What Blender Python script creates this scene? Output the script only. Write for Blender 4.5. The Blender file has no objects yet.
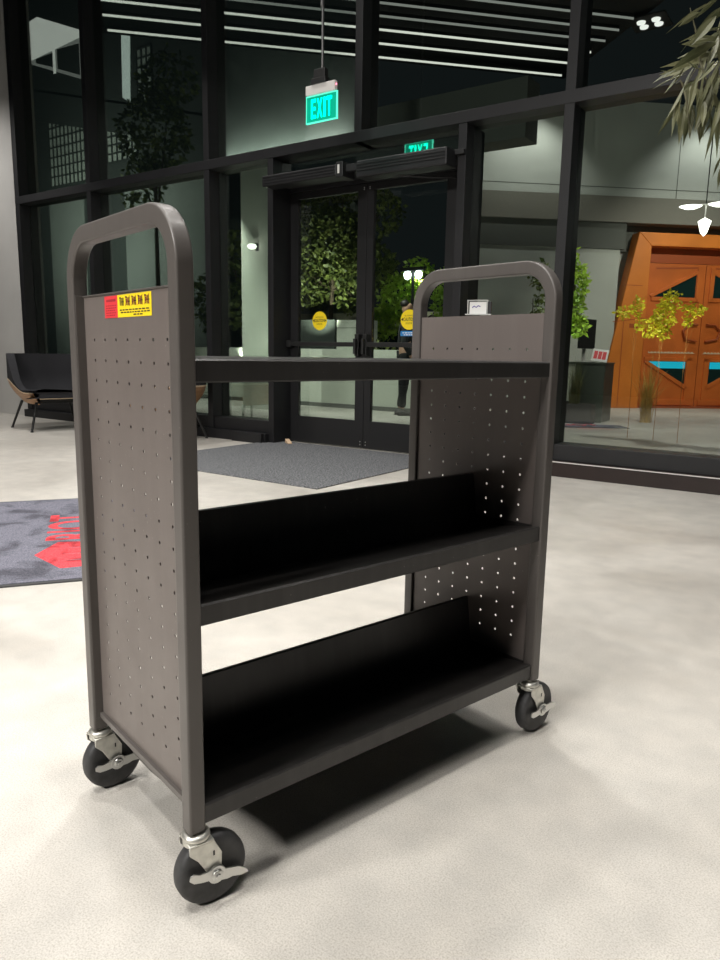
import bpy, bmesh, math, random
from mathutils import Vector, Matrix, Euler
sc = bpy.context.scene
COL = sc.collection
PI = math.pi
rnd = random.Random(7)

# ---------------------------------------------------------------- materials
def newmat(name):
    m = bpy.data.materials.new(name); m.use_nodes = True
    nt = m.node_tree; nt.nodes.clear()
    out = nt.nodes.new('ShaderNodeOutputMaterial')
    return m, nt, out
def N(nt, t, **kw):
    n = nt.nodes.new(t)
    for k, v in kw.items():
        if k in n.inputs: n.inputs[k].default_value = v
        else: setattr(n, k, v)
    return n
def ramp(nt, stops):
    r = nt.nodes.new('ShaderNodeValToRGB')
    e = r.color_ramp.elements
    while len(e) < len(stops): e.new(0.5)
    for el, (p, c) in zip(e, stops):
        el.position = p; el.color = (*c, 1) if len(c) == 3 else c
    return r
def simple(name, col, rough=0.5, metal=0.0, spec=0.5, noise=0.0, scale=30.0, col2=None, bump=0.0, emit=None, es=0.0, trans=0):
    m, nt, out = newmat(name)
    b = N(nt, 'ShaderNodeBsdfPrincipled')
    b.inputs['Roughness'].default_value = rough
    b.inputs['Metallic'].default_value = metal
    b.inputs['Specular IOR Level'].default_value = spec
    if noise > 0 or col2:
        tc = N(nt, 'ShaderNodeTexCoord')
        nz = N(nt, 'ShaderNodeTexNoise', Scale=scale, Detail=6.0)
        nt.links.new(tc.outputs['Object'], nz.inputs['Vector'])
        c2 = col2 or tuple(min(1, c * (1 + noise)) for c in col)
        c1 = col if col2 else tuple(c * (1 - noise) for c in col)
        r = ramp(nt, [(0.35, c1), (0.65, c2)])
        nt.links.new(nz.outputs['Fac'], r.inputs['Fac'])
        nt.links.new(r.outputs['Color'], b.inputs['Base Color'])
        if bump:
            bp = N(nt, 'ShaderNodeBump', Strength=bump, Distance=0.002)
            nt.links.new(nz.outputs['Fac'], bp.inputs['Height'])
            nt.links.new(bp.outputs['Normal'], b.inputs['Normal'])
    else:
        b.inputs['Base Color'].default_value = (*col, 1)
    if emit:
        b.inputs['Emission Color'].default_value = (*emit, 1)
        b.inputs['Emission Strength'].default_value = es
    nt.links.new(b.outputs['BSDF'], out.inputs['Surface'])
    return m
def emission(name, col, s):
    m, nt, out = newmat(name)
    e = N(nt, 'ShaderNodeEmission', Strength=s); e.inputs['Color'].default_value = (*col, 1)
    nt.links.new(e.outputs[0], out.inputs['Surface'])
    return m
def glassmat(name, tint, base, k):
    m, nt, out = newmat(name)
    t = N(nt, 'ShaderNodeBsdfTransparent'); t.inputs['Color'].default_value = (*tint, 1)
    g = N(nt, 'ShaderNodeBsdfGlossy', Roughness=0.0); g.inputs['Color'].default_value = (0.95, 1, 0.97, 1)
    f = N(nt, 'ShaderNodeFresnel', IOR=1.5)
    ma = N(nt, 'ShaderNodeMath', operation='MULTIPLY_ADD'); ma.inputs[1].default_value = k; ma.inputs[2].default_value = base
    nt.links.new(f.outputs[0], ma.inputs[0])
    mx = N(nt, 'ShaderNodeMixShader')
    nt.links.new(ma.outputs[0], mx.inputs[0]); nt.links.new(t.outputs[0], mx.inputs[1]); nt.links.new(g.outputs[0], mx.inputs[2])
    nt.links.new(mx.outputs[0], out.inputs['Surface'])
    return m
def concrete(name, c_lo, c_hi, rough):
    m, nt, out = newmat(name)
    b = N(nt, 'ShaderNodeBsdfPrincipled'); b.inputs['Specular IOR Level'].default_value = 0.45
    tc = N(nt, 'ShaderNodeTexCoord')
    big = N(nt, 'ShaderNodeTexNoise', Scale=1.1, Detail=7.0, Roughness=0.62, Distortion=0.6)
    mid = N(nt, 'ShaderNodeTexNoise', Scale=9.0, Detail=5.0)
    fine = N(nt, 'ShaderNodeTexNoise', Scale=300.0, Detail=2.0)
    vor = N(nt, 'ShaderNodeTexVoronoi', Scale=120.0)
    for n in (big, mid, fine, vor): nt.links.new(tc.outputs['Object'], n.inputs['Vector'])
    r1 = ramp(nt, [(0.33, c_lo), (0.67, c_hi)]); nt.links.new(big.outputs['Fac'], r1.inputs['Fac'])
    r2 = ramp(nt, [(0.3, (0.9, 0.9, 0.9)), (0.7, (1.06, 1.05, 1.04))]); nt.links.new(mid.outputs['Fac'], r2.inputs['Fac'])
    r3 = ramp(nt, [(0.30, (0.78, 0.76, 0.73)), (0.5, (1, 1, 1)), (0.7, (1.13, 1.13, 1.13))]); nt.links.new(fine.outputs['Fac'], r3.inputs['Fac'])
    r4 = ramp(nt, [(0.0, (0.78, 0.74, 0.7)), (0.12, (1, 1, 1))]); nt.links.new(vor.outputs['Distance'], r4.inputs['Fac'])
    cur = r1.outputs['Color']
    for r in (r2, r3, r4):
        mm = N(nt, 'ShaderNodeMix', data_type='RGBA', blend_type='MULTIPLY'); mm.inputs['Factor'].default_value = 1
        nt.links.new(cur, mm.inputs['A']); nt.links.new(r.outputs['Color'], mm.inputs['B']); cur = mm.outputs['Result']
    nt.links.new(cur, b.inputs['Base Color'])
    rr = ramp(nt, [(0.3, (rough - .08,) * 3), (0.7, (rough + .1,) * 3)]); nt.links.new(big.outputs['Fac'], rr.inputs['Fac'])
    nt.links.new(rr.outputs['Color'], b.inputs['Roughness'])
    nt.links.new(b.outputs['BSDF'], out.inputs['Surface'])
    return m
def powdercoat(name, base, worn, rough, amount):
    # dark painted steel with faint dust, specks and vertical rub marks
    m, nt, out = newmat(name)
    b = N(nt, 'ShaderNodeBsdfPrincipled')
    tc = N(nt, 'ShaderNodeTexCoord')
    mp = N(nt, 'ShaderNodeMapping'); mp.inputs['Scale'].default_value = (40, 40, 3)
    nt.links.new(tc.outputs['Object'], mp.inputs['Vector'])
    st = N(nt, 'ShaderNodeTexNoise', Scale=1.0, Detail=4.0); nt.links.new(mp.outputs['Vector'], st.inputs['Vector'])
    sp = N(nt, 'ShaderNodeTexNoise', Scale=170.0, Detail=2.0); nt.links.new(tc.outputs['Object'], sp.inputs['Vector'])
    cl = N(nt, 'ShaderNodeTexNoise', Scale=7.0, Detail=5.0); nt.links.new(tc.outputs['Object'], cl.inputs['Vector'])
    r1 = ramp(nt, [(0.45, (0, 0, 0)), (0.85, (1, 1, 1))]); nt.links.new(st.outputs['Fac'], r1.inputs['Fac'])
    r2 = ramp(nt, [(0.70, (0, 0, 0)), (0.76, (1, 1, 1))]); nt.links.new(sp.outputs['Fac'], r2.inputs['Fac'])
    r3 = ramp(nt, [(0.45, (0, 0, 0)), (0.75, (1, 1, 1))]); nt.links.new(cl.outputs['Fac'], r3.inputs['Fac'])
    a = N(nt, 'ShaderNodeMath', operation='MULTIPLY'); nt.links.new(r2.outputs[0], a.inputs[0]); nt.links.new(r3.outputs[0], a.inputs[1])
    a2 = N(nt, 'ShaderNodeMath', operation='MULTIPLY'); nt.links.new(a.outputs[0], a2.inputs[0]); a2.inputs[1].default_value = amount
    a3 = N(nt, 'ShaderNodeMath', operation='MULTIPLY_ADD'); nt.links.new(r1.outputs[0], a3.inputs[0]); a3.inputs[1].default_value = 0.03; nt.links.new(a2.outputs[0], a3.inputs[2])
    mx = N(nt, 'ShaderNodeMix', data_type='RGBA'); mx.inputs['A'].default_value = (*base, 1); mx.inputs['B'].default_value = (*worn, 1)
    nt.links.new(a3.outputs[0], mx.inputs['Factor']); nt.links.new(mx.outputs['Result'], b.inputs['Base Color'])
    rr = ramp(nt, [(0.35, (rough - .04,) * 3), (0.7, (rough + .1,) * 3)]); nt.links.new(cl.outputs['Fac'], rr.inputs['Fac'])
    nt.links.new(rr.outputs['Color'], b.inputs['Roughness'])
    bp = N(nt, 'ShaderNodeBump', Strength=0.06, Distance=0.001); nt.links.new(sp.outputs['Fac'], bp.inputs['Height'])
    nt.links.new(bp.outputs['Normal'], b.inputs['Normal'])
    nt.links.new(b.outputs['BSDF'], out.inputs['Surface'])
    return m
def leafmat(name, c1, c2, trans=0.25):
    m, nt, out = newmat(name)
    tc = N(nt, 'ShaderNodeTexCoord'); nz = N(nt, 'ShaderNodeTexNoise', Scale=6.0, Detail=3.0)
    nt.links.new(tc.outputs['Object'], nz.inputs['Vector'])
    r = ramp(nt, [(0.35, c1), (0.65, c2)]); nt.links.new(nz.outputs['Fac'], r.inputs['Fac'])
    d = N(nt, 'ShaderNodeBsdfPrincipled', Roughness=0.5); t = N(nt, 'ShaderNodeBsdfTranslucent')
    nt.links.new(r.outputs[0], d.inputs['Base Color']); nt.links.new(r.outputs[0], t.inputs['Color'])
    mx = N(nt, 'ShaderNodeMixShader'); mx.inputs[0].default_value = trans
    nt.links.new(d.outputs[0], mx.inputs[1]); nt.links.new(t.outputs[0], mx.inputs[2])
    nt.links.new(mx.outputs[0], out.inputs['Surface'])
    return m
def carpet(name, c1, c2, sc1, big=None):
    m, nt, out = newmat(name)
    b = N(nt, 'ShaderNodeBsdfPrincipled', Roughness=0.95); b.inputs['Specular IOR Level'].default_value = 0.1
    tc = N(nt, 'ShaderNodeTexCoord')
    nz = N(nt, 'ShaderNodeTexNoise', Scale=sc1, Detail=3.0); nt.links.new(tc.outputs['Object'], nz.inputs['Vector'])
    r = ramp(nt, [(0.35, c1), (0.65, c2)]); nt.links.new(nz.outputs['Fac'], r.inputs['Fac'])
    cur = r.outputs[0]
    if big:
        n2 = N(nt, 'ShaderNodeTexNoise', Scale=big, Detail=4.0, Distortion=0.5); nt.links.new(tc.outputs['Object'], n2.inputs['Vector'])
        r2 = ramp(nt, [(0.36, (0.5, 0.5, 0.5)), (0.5, (1, 1, 1))]); nt.links.new(n2.outputs['Fac'], r2.inputs['Fac'])
        mm = N(nt, 'ShaderNodeMix', data_type='RGBA', blend_type='MULTIPLY'); mm.inputs['Factor'].default_value = 1
        nt.links.new(cur, mm.inputs['A']); nt.links.new(r2.outputs[0], mm.inputs['B']); cur = mm.outputs['Result']
    nt.links.new(cur, b.inputs['Base Color'])
    bp = N(nt, 'ShaderNodeBump', Strength=0.5, Distance=0.004); nt.links.new(nz.outputs['Fac'], bp.inputs['Height'])
    nt.links.new(bp.outputs['Normal'], b.inputs['Normal'])
    nt.links.new(b.outputs[0], out.inputs['Surface'])
    return m
def woodmat(name, c1, c2):
    m, nt, out = newmat(name)
    b = N(nt, 'ShaderNodeBsdfPrincipled', Roughness=0.4)
    tc = N(nt, 'ShaderNodeTexCoord'); mp = N(nt, 'ShaderNodeMapping'); mp.inputs['Scale'].default_value = (3, 3, 45)
    nt.links.new(tc.outputs['Object'], mp.inputs['Vector'])
    nz = N(nt, 'ShaderNodeTexNoise', Scale=2.0, Detail=6.0, Distortion=0.4); nt.links.new(mp.outputs['Vector'], nz.inputs['Vector'])
    r = ramp(nt, [(0.3, c1), (0.7, c2)]); nt.links.new(nz.outputs['Fac'], r.inputs['Fac'])
    nt.links.new(r.outputs[0], b.inputs['Base Color']); nt.links.new(b.outputs[0], out.inputs['Surface'])
    return m

M = {}
M['floor'] = concrete('polished_concrete', (0.50, 0.475, 0.435), (0.66, 0.635, 0.59), 0.36)
M['ground'] = concrete('outdoor_concrete', (0.36, 0.35, 0.32), (0.50, 0.48, 0.44), 0.55)
M['frame'] = powdercoat('lit_frame_powdercoat', (0.098, 0.088, 0.082), (0.5, 0.47, 0.43), 0.36, 0.3)  # black paint lightened: light on the end frames is put into the colour
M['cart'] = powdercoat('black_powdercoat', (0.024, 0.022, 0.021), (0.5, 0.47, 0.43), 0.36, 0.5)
M['cartpanel'] = powdercoat('lit_panel_powdercoat', (0.150, 0.128, 0.118), (0.5, 0.47, 0.43), 0.40, 0.45)  # same black paint, lighter still for the light falling on the end panels
M['steel'] = simple('zinc_steel', (0.62, 0.61, 0.56), 0.42, 0.85, noise=0.12, scale=60)
M['rubber'] = simple('dark_rubber', (0.035, 0.035, 0.036), 0.55, noise=0.3, scale=40)
M['bolt'] = simple('bolt_steel', (0.6, 0.6, 0.58), 0.3, 1.0)
M['dark'] = simple('dark_plastic', (0.012, 0.012, 0.013), 0.5)
M['mull'] = simple('dark_bronze_metal', (0.010, 0.010, 0.0115), 0.5, noise=0.1, scale=8)
M['mull2'] = simple('dark_door_metal', (0.013, 0.013, 0.014), 0.5)
M['curb'] = simple('dark_brown_curb', (0.020, 0.0105, 0.009), 0.4, noise=0.2, scale=3)
M['glass'] = glassmat('clear_glass', (0.86, 0.90, 0.87), 0.015, 0.55)
M['glassr'] = glassmat('coated_glass', (0.8, 0.85, 0.82), 0.30, 0.5)
M['wall'] = simple('light_grey_wall', (0.52, 0.51, 0.49), 0.75, noise=0.05, scale=2)
M['alum'] = simple('brushed_plate', (0.75, 0.73, 0.7), 0.4, 0.3)
M['red'] = simple('label_red', (0.75, 0.05, 0.06), 0.45)
M['yellow'] = simple('label_yellow', (0.95, 0.72, 0.02), 0.45)
M['ink'] = simple('label_ink', (0.03, 0.02, 0.02), 0.6)
M['inkred'] = simple('label_red_ink', (0.35, 0.02, 0.03), 0.6)
M['mat'] = carpet('charcoal_loop_mat', (0.05, 0.053, 0.058), (0.24, 0.245, 0.255), 85)
M['logomat'] = carpet('blue_grey_mat', (0.12, 0.12, 0.15), (0.25, 0.25, 0.30), 190, 4.5)
M['matborder'] = simple('mat_rubber_edge', (0.05, 0.05, 0.052), 0.7)
M['matred'] = carpet('mat_red_pile', (0.62, 0.05, 0.07), (0.85, 0.12, 0.13), 190, 9.0)
M['fabric'] = carpet('black_fabric', (0.034, 0.034, 0.038), (0.055, 0.055, 0.06), 300)
M['wood'] = woodmat('walnut_ply', (0.33, 0.17, 0.08), (0.50, 0.29, 0.15))
M['ply'] = simple('pale_ply_edge', (0.75, 0.58, 0.40), 0.5)
M['blackmetal'] = simple('black_metal', (0.018, 0.018, 0.018), 0.4)
M['doorstop'] = simple('pale_wood', (0.62, 0.45, 0.30), 0.6, noise=0.1)
M['exitg'] = emission('exit_green_letters', (0.0, 1.0, 0.62), 3.2)
M['exitp'] = simple('exit_green_panel', (0.0, 0.25, 0.15), 0.3, emit=(0.0, 0.62, 0.38), es=0.45)
M['exite'] = emission('exit_edge_glow', (0.12, 1.0, 0.66), 1.3)
M['led'] = emission('red_led', (1.0, 0.2, 0.3), 4)
M['exitm'] = simple('glowing_exit_silver', (0.55, 0.53, 0.5), 0.4, emit=(0.5, 0.48, 0.46), es=0.25)  # silver housing and indicator given an added glow
M['leaf'] = leafmat('indoor_leaf', (0.07, 0.08, 0.035), (0.21, 0.21, 0.11), 0.2)
M['stem'] = simple('branch_bark', (0.09, 0.085, 0.045), 0.8, noise=0.3)
M['pot'] = simple('dark_pot', (0.03, 0.03, 0.03), 0.6)
M['soil'] = simple('potting_soil', (0.03, 0.02, 0.014), 0.95, noise=0.4)
M['orange'] = simple('orange_paint', (0.66, 0.16, 0.028), 0.45, noise=0.10, scale=2)
M['orange2'] = simple('amber_paint', (0.74, 0.22, 0.03), 0.45, noise=0.12, scale=1.5)
M['orange3'] = simple('deep_orange_recess', (0.42, 0.09, 0.02), 0.5)
M['tealpane'] = simple('dark_teal_pane', (0.01, 0.03, 0.028), 0.15)
M['cyan'] = emission('cyan_screen', (0.02, 0.62, 0.85), 0.75)
M['cwall'] = simple('grey_courtyard_panel', (0.46, 0.48, 0.45), 0.8, noise=0.05, scale=1.5)
M['cband'] = simple('taupe_band', (0.20, 0.19, 0.165), 0.8, noise=0.05)
M['cdark'] = simple('dark_recess', (0.10, 0.105, 0.095), 0.8)
M['green_leaf'] = leafmat('tree_leaf_green', (0.05, 0.075, 0.02), (0.20, 0.24, 0.06))
M['lime_leaf'] = leafmat('young_leaf_lime', (0.25, 0.42, 0.04), (0.5, 0.65, 0.10), 0.4)
M['yellow_lit_leaf'] = leafmat('yellow_lit_leaf', (0.55, 0.50, 0.02), (0.85, 0.75, 0.05), 0.4)  # orange glow over green leaves is put into this yellow
M['grassb'] = leafmat('grass_blade', (0.10, 0.12, 0.05), (0.22, 0.22, 0.10))
M['grasso'] = leafmat('amber_lit_grass_blade', (0.50, 0.30, 0.06), (0.75, 0.48, 0.12))  # warm glow on the blades is put into their colour
M['thinstem'] = simple('thin_amber_stem', (0.40, 0.16, 0.04), 0.7)
M['bark'] = simple('bark', (0.10, 0.075, 0.05), 0.9, noise=0.3)
M['desk'] = simple('dark_green_desk', (0.055, 0.065, 0.05), 0.5)
M['deskl'] = simple('pale_desk_side', (0.42, 0.43, 0.36), 0.6)
M['white'] = simple('white_card', (0.85, 0.85, 0.83), 0.5)
M['acrylic'] = simple('clear_acrylic_edge', (0.55, 0.56, 0.55), 0.2)
M['purple'] = simple('purple_print', (0.12, 0.08, 0.35), 0.5)
M['blue'] = simple('blue_sticker', (0.03, 0.22, 0.55), 0.5)
M['lamp'] = emission('lamp_head_glow', (0.85, 0.97, 1.0), 9)
M['lampw'] = emission('warm_lamp_glow', (1.0, 0.97, 0.9), 5)
M['lampd'] = emission('dim_spot_glow', (1.0, 0.98, 0.95), 1.2)
M['louver'] = emission('linear_light_glow', (0.97, 0.96, 0.88), 0.95)
M['louverd'] = emission('linear_light_dim', (0.9, 0.92, 0.86), 0.28)
M['black'] = simple('matt_black', (0.008, 0.008, 0.008), 0.8)
M['facade'] = simple('dim_facade', (0.20, 0.22, 0.20), 0.85, noise=0.08, scale=1.2)
M['facaded'] = simple('dark_facade', (0.035, 0.042, 0.038), 0.8)
M['litroom'] = emission('lit_room_panel', (0.80, 0.80, 0.76), 0.66)
M['litroom2'] = emission('lit_room_shade', (0.75, 0.76, 0.72), 0.20)
M['strip'] = emission('lit_strip_window', (0.75, 0.85, 0.8), 0.60)
M['gridpane'] = simple('dim_grid_pane', (0.34, 0.37, 0.33), 0.6, emit=(.5, .55, .48), es=.035)
M['lowwall'] = simple('pale_concrete_wall', (0.55, 0.57, 0.50), 0.8, noise=0.06, scale=2)
M['beigewall'] = simple('beige_wall', (0.40, 0.38, 0.28), 0.8, noise=0.08)
M['carpaint'] = simple('dark_car_paint', (0.012, 0.013, 0.015), 0.2)
M['skin'] = simple('skin', (0.45, 0.27, 0.19), 0.55)
M['cloth'] = simple('black_cloth', (0.012, 0.012, 0.014), 0.9)
M['jacket'] = simple('charcoal_cloth', (0.018, 0.018, 0.02), 0.9)
M['shoe'] = simple('black_leather', (0.010, 0.010, 0.010), 0.55)
M['hair'] = simple('dark_hair', (0.015, 0.011, 0.009), 0.6)

# ---------------------------------------------------------------- mesh building
class MB:
    def __init__(s): s.v = []; s.f = []; s.m = []; s.cur = 0
    def add(s, vs, fs):
        o = len(s.v); s.v += [tuple(v) for v in vs]
        for f in fs: s.f.append([o + i for i in f]); s.m.append(s.cur)
        return s
    def box(s, x0, x1, y0, y1, z0, z1, T=None):
        vs = [Vector((x, y, z)) for z in (z0, z1) for y in (y0, y1) for x in (x0, x1)]
        if T: vs = [T @ v for v in vs]
        return s.add(vs, [(0, 2, 3, 1), (4, 5, 7, 6), (0, 1, 5, 4), (2, 6, 7, 3), (0, 4, 6, 2), (1, 3, 7, 5)])
    def prism(s, poly, a, b, T=lambda u, v, w: (u, v, w)):
        """poly: list of (u,v); extruded along w from a to b; T maps (u,v,w) to xyz"""
        n = len(poly)
        vs = [T(u, v, a) for u, v in poly] + [T(u, v, b) for u, v in poly]
        fs = [tuple(range(n))[::-1], tuple(range(n, 2 * n))] + [(i, (i + 1) % n, n + (i + 1) % n, n + i) for i in range(n)]
        return s.add(vs, fs)
    def tube(s, pts, r, n=8, cap=True):
        pts = [Vector(p) for p in pts]; k = len(pts); rs = r if isinstance(r, (list, tuple)) else [r] * k
        vs = []; up = Vector((0, 0, 1)); prev = None
        for i, p in enumerate(pts):
            d = (pts[min(i + 1, k - 1)] - pts[max(i - 1, 0)]).normalized()
            if prev is None:
                a = d.cross(up) if abs(d.dot(up)) < 0.95 else d.cross(Vector((1, 0, 0)))
            else:
                a = prev - d * prev.dot(d)
            a.normalize(); prev = a; b = d.cross(a)
            for j in range(n):
                t = 2 * PI * j / n; vs.append(p + (a * math.cos(t) + b * math.sin(t)) * rs[i])
        fs = [(i * n + j, i * n + (j + 1) % n, (i + 1) * n + (j + 1) % n, (i + 1) * n + j) for i in range(k - 1) for j in range(n)]
        if cap: fs += [tuple(range(n))[::-1], tuple(range((k - 1) * n, k * n))]
        return s.add(vs, fs)
    def lathe(s, prof, n=32, T=lambda r, h, c, d: (r * c, r * d, h)):
        """prof: (radius, height); T maps (r,h,cos,sin) to xyz"""
        k = len(prof); vs = []
        for r, h in prof:
            for j in range(n): t = 2 * PI * j / n; vs.append(T(r, h, math.cos(t), math.sin(t)))
        fs = [(i * n + j, i * n + (j + 1) % n, (i + 1) * n + (j + 1) % n, (i + 1) * n + j) for i in range(k - 1) for j in range(n)]
        if prof[0][0] > 1e-6: fs.append(tuple(range(n))[::-1])
        if prof[-1][0] > 1e-6: fs.append(tuple(range((k - 1) * n, k * n)))
        return s.add(vs, fs)
    def build(s, name, mats, parent=None, loc=(0, 0, 0), bevel=0, seg=2, smooth=False, solid=0, normals=True):
        me = bpy.data.meshes.new(name); me.from_pydata(s.v, [], s.f)
        mats = mats if isinstance(mats, (list, tuple)) else [mats]
        for m in mats: me.materials.append(m)
        for p, i in zip(me.polygons, s.m): p.material_index = i
        if normals:
            bm = bmesh.new(); bm.from_mesh(me); bmesh.ops.remove_doubles(bm, verts=bm.verts, dist=1e-6)
            bmesh.ops.recalc_face_normals(bm, faces=bm.faces)
            if bevel:
                es = [e for e in bm.edges if len(e.link_faces) == 2 and e.calc_face_angle(0) > 0.5]
                bmesh.ops.bevel(bm, geom=es, offset=bevel, segments=seg, profile=0.5, affect='EDGES', clamp_overlap=True)
            bm.to_mesh(me); bm.free()
        if smooth:
            for p in me.polygons: p.use_smooth = True
            try: me.set_sharp_from_angle(angle=math.radians(40))
            except Exception: pass
        o = bpy.data.objects.new(name, me); COL.objects.link(o)
        if parent: o.parent = parent
        o.location = loc
        if solid:
            md = o.modifiers.new('thickness', 'SOLIDIFY'); md.thickness = solid; md.offset = 0
        return o
def tag(o, label=None, cat=None, group=None, kind=None):
    if label: o['label'] = label
    if cat: o['category'] = cat
    if group: o['group'] = group
    if kind: o['kind'] = kind
    return o
def empty(name, loc=(0, 0, 0), rz=0.0, label=None, cat=None, group=None):
    o = bpy.data.objects.new(name, None); COL.objects.link(o); o.location = loc; o.rotation_euler = (0, 0, rz)
    o.empty_display_size = 0.1
    return tag(o, label, cat, group)
def children(o): return [c for c in bpy.data.objects if c.parent == o]
def copy_tree(o, parent=None):
    c = o.copy(); COL.objects.link(c); c.parent = parent
    for ch in children(o): copy_tree(ch, c)
    return c
def struct(o): o['kind'] = 'structure'; return o
def text_mesh(body, size, extrude=0.0, offset=0.0):
    cu = bpy.data.curves.new('t', 'FONT'); cu.body = body; cu.size = size; cu.extrude = extrude; cu.offset = offset
    cu.align_x = 'CENTER'; cu.align_y = 'CENTER'; cu.resolution_u = 4
    ob = bpy.data.objects.new('t', cu); COL.objects.link(ob)
    dg = bpy.context.evaluated_depsgraph_get(); dg.update()
    me = bpy.data.meshes.new_from_object(ob.evaluated_get(dg))
    vs = [v.co.copy() for v in me.vertices]; fs = [tuple(p.vertices) for p in me.polygons]
    bpy.data.objects.remove(ob); bpy.data.curves.remove(cu); bpy.data.meshes.remove(me)
    xs = [v.x for v in vs]; ys = [v.y for v in vs]
    return vs, fs, (min(xs), max(xs), min(ys), max(ys))
def add_text(mb, body, u0, u1, v0, v1, T, extrude=0.0, offset=0.0):
    """lettering stretched to fill the rectangle u0..u1 x v0..v1; T maps (u,v,w) to xyz"""
    vs, fs, (a, b, c, d) = text_mesh(body, 1.0, extrude, offset)
    pts = []
    for v in vs:
        u = u0 + (v.x - a) / (b - a) * (u1 - u0); w = v0 + (v.y - c) / (d - c) * (v1 - v0)
        pts.append(T(u, w, v.z))
    mb.add(pts, fs)

# ---------------------------------------------------------------- camera
cam = bpy.data.cameras.new('camera'); co = bpy.data.objects.new('camera', cam); COL.objects.link(co)
cam.sensor_fit = 'VERTICAL'; cam.sensor_height = 24.0; cam.lens = 24.0 * 721.13 / 960.0
cam.clip_start = 0.02; cam.clip_end = 200
fw = Vector((-0.56179488, 0.80885615, -0.17360372)); up = Vector((-0.11375526, 0.13232637, 0.98465703)); rt = Vector((0.81941824, 0.57292361, 0.01767137))
co.matrix_world = Matrix((( rt.x, up.x, -fw.x, 0), (rt.y, up.y, -fw.y, 0), (rt.z, up.z, -fw.z, 0.9628), (0, 0, 0, 1)))
sc.camera = co

# ---------------------------------------------------------------- the book cart
L, ZL, ZT = 0.979, 0.149, 1.187
Y0, Y1 = -0.012, 0.462          # outer faces of the end frames
YM = (Y0 + Y1) / 2
cart = empty('book_cart', (-0.86713, 0.74914, 0), math.radians(75.18),
             'black steel library book cart with three shelves and silver casters', 'book cart')
def end_frame(x0, x1):
    w, R = 0.032, 0.098
    path = [(Y0 + w / 2, ZL), (Y0 + w / 2, 0.6)]
    nrm = [(-1, 0), (-1, 0)]
    n = 14
    for i in range(n + 1):
        t = PI - (PI / 2) * i / n
        path.append((Y0 + R + (R - w / 2) * math.cos(t), ZT - R + (R - w / 2) * math.sin(t))); nrm.append((math.cos(t), math.sin(t)))
    for i in range(n + 1):
        t = PI / 2 - (PI / 2) * i / n
        path.append((Y1 - R + (R - w / 2) * math.cos(t), ZT - R + (R - w / 2) * math.sin(t))); nrm.append((math.cos(t), math.sin(t)))
    path += [(Y1 - w / 2, 0.6), (Y1 - w / 2, ZL)]; nrm += [(1, 0), (1, 0)]
    r = 0.0045; sec = []
    hx, hw = (x1 - x0) / 2, w / 2
    for cx, cw, a0 in ((hx - r, hw - r, 0), (-hx + r, hw - r, 90), (-hx + r, -hw + r, 180), (hx - r, -hw + r, 270)):
        for k in range(4):
            a = math.radians(a0 + 30 * k); sec.append((cx + r * math.cos(a), cw + r * math.sin(a)))
    m = len(sec); mb = MB(); vs = []; xm = (x0 + x1) / 2
    for (py, pz), (ny, nz) in zip(path, nrm):
        for sx, sw in sec: vs.append((xm + sx, py + ny * sw, pz + nz * sw))
    K = len(path)
    fs = [(i * m + j, i * m + (j + 1) % m, (i + 1) * m + (j + 1) % m, (i + 1) * m + j) for i in range(K - 1) for j in range(m)]
    fs += [tuple(range(m)), tuple(range((K - 1) * m, K * m))]
    mb.add(vs, fs)
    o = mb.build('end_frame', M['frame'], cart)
    for p in o.data.polygons:          # rounded edges smooth, broad faces flat across
        p.use_smooth = True
    o.data.set_sharp_from_angle(angle=math.radians(200))
    wn = o.modifiers.new('wn', 'WEIGHTED_NORMAL'); wn.mode = 'FACE_AREA'; wn.weight = 90; wn.keep_sharp = True
    return o
end_frame(0.0, 0.030); end_frame(L - 0.030, L)
PZ0, PZ1, PY0, PY1 = 0.176, 1.0625, Y0 + 0.031, Y1 - 0.031
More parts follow.
